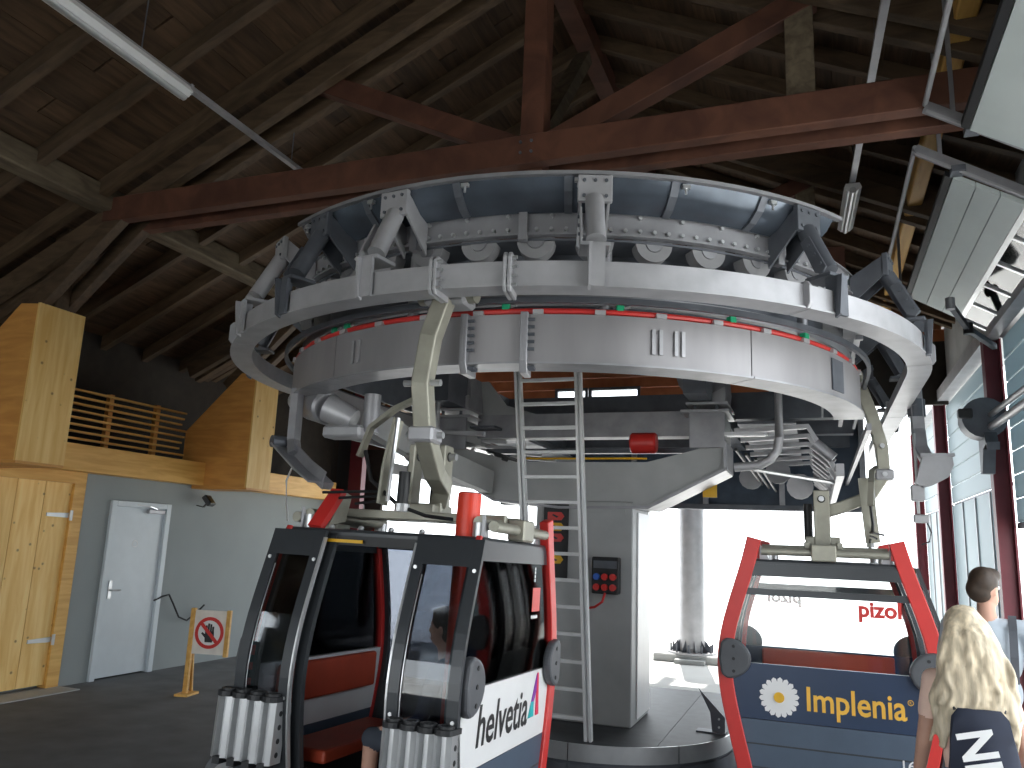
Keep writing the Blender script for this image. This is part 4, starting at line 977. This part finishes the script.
hand.add([(c0[0]+x, -.019, c0[1]+z) for x, z in [(-.045, -.105), (.045, -.105), (.062, -.03), (.058, .02), (-.05, .02), (-.052, -.04)]]+[(c0[0]+x, -.015, c0[1]+z) for x, z in [(-.045, -.105), (.045, -.105), (.062, -.03), (.058, .02), (-.05, .02), (-.052, -.04)]],
         [(0, 1, 2, 3, 4, 5), (6, 7, 8, 9, 10, 11)]+[(i, (i+1) % 6, 6+(i+1) % 6, 6+i) for i in range(6)])
for x, l_ in ((-.038, .072), (-.010, .095), (.018, .088), (.045, .062)): hand.box(c0[0]+x-.011, c0[0]+x+.011, -.019, -.015, c0[1]+.01, c0[1]+.01+l_)
hand.pY([(c0[0]-.045, c0[1]-.06), (c0[0]-.098, c0[1]-.01), (c0[0]-.085, c0[1]+.006), (c0[0]-.045, c0[1]-.02)], -.019, -.015)
obj('hand_symbol', hand, BLACK, bs)
mb = MB(); q = .105; mb.pY([(c0[0]-q-.014, c0[1]+q-.014), (c0[0]-q+.014, c0[1]+q+.014), (c0[0]+q+.014, c0[1]-q+.014), (c0[0]+q-.014, c0[1]-q-.014)], -.021, -.024); obj('slash', mb, RED, bs)

# ================================================================== PEOPLE
def capsule(mb, p0, r_0, p1, r_1, n=12):
    p0, p1 = Vector(p0), Vector(p1)
    if (p1-p0).length > 1e-4: mb.cyl(p0, p1, r_0, n, r_1)
    mb.ball(p0, r_0, 7); mb.ball(p1, r_1, 7)
def fuse(name, caps, ells, voxel, mats, parent, smooth_it=6):
    """one continuous surface grown over tapered limbs; caps: (p0,r0,p1,r1,slot), ells: (c,(rx,ry,rz),slot)"""
    mb = MB()
    for p0, a, p1, b, s in caps: capsule(mb, p0, a, p1, b)
    for c, r, s in ells: mb.ball(c, 1.0, 12, r)
    me = bpy.data.meshes.new(name); me.from_pydata([tuple(v) for v in mb.v], [], mb.f); me.update()
    bm = bmesh.new(); bm.from_mesh(me); bmesh.ops.recalc_face_normals(bm, faces=bm.faces); bm.to_mesh(me); bm.free()
    t = bpy.data.objects.new(name, me); COL.objects.link(t)
    r = t.modifiers.new('r', 'REMESH'); r.mode = 'VOXEL'; r.voxel_size = voxel
    s_ = t.modifiers.new('s', 'SMOOTH'); s_.factor = .5; s_.iterations = smooth_it
    dg = bpy.context.evaluated_depsgraph_get(); me2 = bpy.data.meshes.new_from_object(t.evaluated_get(dg))
    bpy.data.objects.remove(t); bpy.data.meshes.remove(me)
    me2.materials.clear()
    for m_ in mats: me2.materials.append(m_)
    C = [(Vector(p0), a, Vector(p1)-Vector(p0), b-a, s) for p0, a, p1, b, s in caps]
    for pol in me2.polygons:
        c = pol.center; best = 9; sl = 0
        for p0, a, d, db, s in C:
            L2 = d.length_squared; k = 0 if L2 < 1e-9 else max(0, min(1, (c-p0).dot(d)/L2))
            q = (c-p0-d*k).length-(a+db*k)
            if q < best: best = q; sl = s
        for cc, rr_, s in ells:
            v = c-Vector(cc); q = (Vector((v.x/rr_[0], v.y/rr_[1], v.z/rr_[2])).length-1)*min(rr_)
            if q < best: best = q; sl = s
        pol.material_index = sl
    me2.shade_smooth()
    o = bpy.data.objects.new(name, me2); COL.objects.link(o); o.parent = parent
    return o
def hand_caps(w, d, side, sk):
    """five separate, slightly curled fingers; w wrist, d direction"""
    w = Vector(w); d = Vector(d).normalized(); out = Vector((side, 0, 0)); fwd = Vector((0, 1, 0)); 
    c = [(w, .027, w+d*.05, .034, sk), (w+d*.05+fwd*.018, .024, w+d*.085+fwd*.022, .022, sk), (w+d*.05-fwd*.018, .024, w+d*.08-fwd*.022, .020, sk)]
    for k, L in enumerate((.055, .068, .072, .062)):
        b = w+d*.085+fwd*(-.033+.022*k); mid = b+d*L*.6-out*.006; tip = mid+d*L*.45-out*.020
        c += [(b, .0105, mid, .0098, sk), (mid, .0098, tip, .0085, sk)]
    th = w+d*.03+fwd*.03; c += [(th, .014, th+d*.035+fwd*.028-out*.008, .012, sk), (th+d*.035+fwd*.028-out*.008, .012, th+d*.065+fwd*.034-out*.018, .009, sk)]
    return c
# slots: 0 top, 1 legwear, 2 skin, 3 shoes
def standing(h, female):
    k = h/1.80; P = lambda x, y, z: Vector((x*k, y*k, z*k)); c = []; e = []
    sw = .165 if female else .20
    e += [(P(0, 0, 1.30), (P(.155 if female else .185, 0, 0).x, .115*k, .22*k), 0), (P(0, .0, 1.08), (.14*k if female else .165*k, .105*k, .16*k), 0), (P(0, -.01, .95), (.165*k, .12*k, .12*k), 1)]
    c += [(P(-sw, 0, 1.455), .062*k, P(sw, 0, 1.455), .062*k, 0), (P(0, 0, 1.46), .06*k, P(0, .015, 1.60), .052*k, 2)]
    for s in (-1, 1):
        sh = P(s*sw, 0, 1.44); el = P(s*(sw+.07), -.03, 1.15); wr = P(s*(sw+.09), .08, .92)
        c += [(sh, .062*k, sh.lerp(el, .5), .056*k, 0), (sh.lerp(el, .5), .046*k, el, .040*k, 2), (el, .040*k, wr, .028*k, 2)]
        c += hand_caps(wr, P(s*.02, .04, -.2), s, 2)
        hp = P(s*.09, 0, .90); kn = P(s*.105, .03, .50); an = P(s*.105, -.02, .09)
        c += [(hp, .092*k, hp.lerp(kn, .8), .070*k, 1), (hp.lerp(kn, .8), .058*k, kn, .056*k, 2 if not female else 1), (kn, .056*k, an, .040*k, 2 if not female else 1), (an, .042*k, P(s*.115, .13, .045), .040*k, 3), (P(s*.105, -.05, .045), .042*k, P(s*.115, .13, .04), .038*k, 3)]
    return c, e
def head_parts(k, z, y=.03, turn=0.0, x=0.0):
    """ellipsoids and capsules of a head with nose, chin, ears; facing +y turned by 'turn'"""
    R = Matrix.Rotation(turn, 3, 'Z'); O = Vector((x, y, z))
    T = lambda a, b, c_: O+R @ Vector((a*k, b*k, c_*k))
    e = [(T(0, 0, .02), (.076*k, .095*k, .105*k), 2), (T(0, .025, -.05), (.060*k, .068*k, .072*k), 2)]
    c = [(T(0, .085, .015), .010*k, T(0, .107, -.025), .014*k, 2), (T(-.02, .082, -.068), .009*k, T(.02, .082, -.068), .009*k, 2), (T(-.079, -.01, .01), .012*k, T(-.079, -.012, -.03), .010*k, 2), (T(.079, -.01, .01), .012*k, T(.079, -.012, -.03), .010*k, 2)]
    return c, e, T
def eyes(T, k, par):
    for s in (-1, 1):
        mb = MB(); mb.ball(T(s*.031, .078, .012), .013*k, 7); e_ = obj('eye', mb, WHITE, par, smooth=True)
        mb = MB(); mb.ball(T(s*.031, .088, .012), .006*k, 6); obj('iris', mb, BLACK, e_)
    mb = MB(); mb.tube([T(-.022, .092, -.068), T(0, .098, -.067), T(.022, .092, -.068)], .0055*k, 6); obj('lips', mb, mat('lips', (.45, .16, .14), .5), par, smooth=True)
TEE = mat('grey_tshirt', (.46, .52, .58), .85, 0, .06, 12, .1); SHORT = mat('dark_shorts', (.05, .06, .08), .85); JEANS = mat('blue_jeans', (.07, .13, .30), .85, 0, .15, 20); SHOE = mat('shoe', (.08, .08, .09), .6)
PEACH = mat('peach_top', (.90, .64, .53), .85, 0, .06, 12, .1); BROWNH = mat('dark_brown_hair', (.045, .028, .018), .55, 0, .3, 30); 
BLOND = mat('blonde_hair', (.62, .52, .37), .45, 0, .35, 14, .2, stretch=(3, 3, .4)); BAG = mat('navy_bag', (.022, .028, .05), .8, 0, .15, 10, .1)

# man, seen from behind
mn = thing('person', 'person in pale grey t-shirt with short dark hair and backpack strap, walking away', 'person', (.97, 5.90, 0), (0, 0, radians(-8)), group='people on the platform')
c, e = standing(1.80, False); hc, he, T = head_parts(1.0, 1.685, .02, radians(-38))
fuse('body', c+hc, e+he, .0095, [TEE, SHORT, SKIN, SHOE], mn); eyes(T, 1.0, mn)
fuse('hair', [(T(-.03, .07, .098), .02, T(.035, .07, .098), .022, 0)], [(T(0, -.012, .045), (.086, .100, .098), 0), (T(0, -.045, .0), (.080, .066, .085), 0), (T(.0, .035, .088), (.075, .075, .05), 0)], .010, [BROWNH], mn, 4)
st = MB(); 
st.sweep([(.13, .10, 1.30), (.135, .085, 1.44), (.135, .0, 1.530), (.13, -.10, 1.45), (.125, -.135, 1.30), (.12, -.13, 1.15)], [(-.006, -.022), (.006, -.022), (.006, .022), (-.006, .022)], (1, 0, 0)); obj('strap', st, STEELD, mn)
# woman, seen from behind
wm = thing('person', 'person with long wavy blonde hair, peach top and navy drawstring bag, in front', 'person', (.64, 4.50, 0), (0, 0, radians(6)), group='people on the platform')
c, e = standing(1.60, True); kk = 1.60/1.80; hc, he, T = head_parts(.95, 1.515, .02, radians(4))
fuse('body', c+hc, e+he, .0095, [PEACH, JEANS, SKIN, SHOE], wm); eyes(T, .95, wm)
random.seed(3)
hair = [(T(0, -.02, .03), .09, T(0, -.03, -.10), .095, 0)]
for i in range(70):
    u = random.uniform(-1, 1); dpt = random.uniform(0, 1)
    x = u*.075; y0_ = -.02-sqrt(max(0, 1-u*u))*.075
    zb = random.uniform(1.0, 1.2)+.10*(1-abs(u)); ph = random.uniform(0, 6); am = random.uniform(.012, .030)
    pts = []
    for q in range(9):
        f = q/8; z = 1.60-(1.60-zb)*f
        sp = 1.12+1.25*min(1, f*1.3)
        pts.append(Vector((x*sp+am*f*sin(ph+f*9), y0_-.05*min(1, f*2)-.012*dpt+am*f*cos(ph*1.7+f*8), z)))
    pts[0] = T(x*.5, -.02, .115); pts[1] = pts[1].lerp(T(u*.075, -.06, .055), .55)
    for q in range(8): hair.append((pts[q], .019-.010*q/8, pts[q+1], .019-.010*(q+1)/8, 0))
fuse('hair', hair, [(T(0, -.012, .035), (.088, .103, .100), 0)], .009, [BLOND], wm, 2)
bagm = MB(); 
sec = []
for q in range(13):
    f = q/12; z = .76+.44*f; wdt = (.155*(1-.30*f**2))*(1 if q not in (0, 12) else .8); dp = .065*(1-.45*f)*(1 if q not in (0, 12) else .5)
    for s in range(16):
        t = 2*pi*s/16; fold = 1+.05*sin(5*t+f*4); sec.append((wdt*cos(t)*fold, -.165+dp*sin(t)*fold, z))
fs = [(i*16+j, i*16+(j+1) % 16, (i+1)*16+(j+1) % 16, (i+1)*16+j) for i in range(12) for j in range(16)]+[tuple(range(16))[::-1], tuple(12*16+j for j in range(16))]
bagm.add(sec, fs)
bg_ = obj('drawstring_bag', bagm, BAG, wm, smooth=True)
for s in (-1, 1): obj('cord', MB().tube([(s*.10, -.16, 1.19), (s*.13, -.11, 1.30), (s*.12, -.02, 1.36), (s*.13, .06, 1.30)], .008, 6), BLACK, bg_)
o = text_fit('lettering', 'NIKE', .36, .15, WHITE, bg_, frame_m((-.125, -.243, 1.10), (.22, -.02, -.97), (.97, 0, .22)), bold=.03)
# passengers in the near cabin
def seated(label, lx, ly, top, legs, hairm, face, shorts, hh=1.0):
    M = Matrix.Translation((-2.615, 5.07, .02)) @ Euler((-.03, .018, .0)).to_matrix().to_4x4()
    p = M @ Vector((lx, ly, .045))
    t = thing('person', label, 'person', p, (0, 0, face), group='seated passengers')
    P = lambda x, y, z: Vector((x*hh, y*hh, z*hh)); c = []; e = []
    e += [(P(0, .0, .86), (.175, .115, .22), 0), (P(0, 0, .64), (.165, .13, .13), 0)]
    c += [(P(-.17, 0, 1.00), .058, P(.17, 0, 1.00), .058, 0), (P(0, .01, 1.02), .055, P(0, .03, 1.14), .05, 2)]
    for s in (-1, 1):
        sh = P(s*.19, 0, .99); el = P(s*.23, .06, .74); wr = P(s*.14, .26, .64)
        c += [(sh, .055, el, .046, 0), (el, .042, wr, .030, 0)]+hand_caps(wr, (-s*.02, .2, -.02), s, 2)
        hp = P(s*.09, .04, .57); kn = P(s*.12, .44, .57); an = P(s*.12, .46, .12)
        c += [(hp, .085, kn, .068, 1), (kn, .056, an, .040, 2 if shorts else 1), (P(s*.12, .42, .045), .042, P(s*.125, .60, .04), .038, 3)]
        c += [(an, .042, P(s*.12, .44, .05), .042, 3)]
    hc, he, T = head_parts(.97, 1.245, .04, 0)
    fuse('body', c+hc, e+he, .0105, [top, legs, SKIN, SHOE], t); eyes(T, .97, t)
    fuse('hair', [(T(-.03, .06, .1), .02, T(.03, .06, .1), .02, 0)], [(T(0, -.014, .045), (.086, .098, .098), 0), (T(0, -.045, -.01), (.08, .064, .09), 0)], .012, [hairm], t, 4)
    return t
seated('seated passenger in dark navy jacket and shorts near the open cabin door', .42, -.27, mat('navy_jacket', (.03, .045, .10), .8), SHORT, BROWNH, pi/2, True)
seated('seated passenger in black jacket at the far end of the cabin bench', .42, .28, mat('black_jacket', (.02, .02, .025), .8), SHORT, mat('black_hair', (.015, .012, .01), .5), pi/2, True)
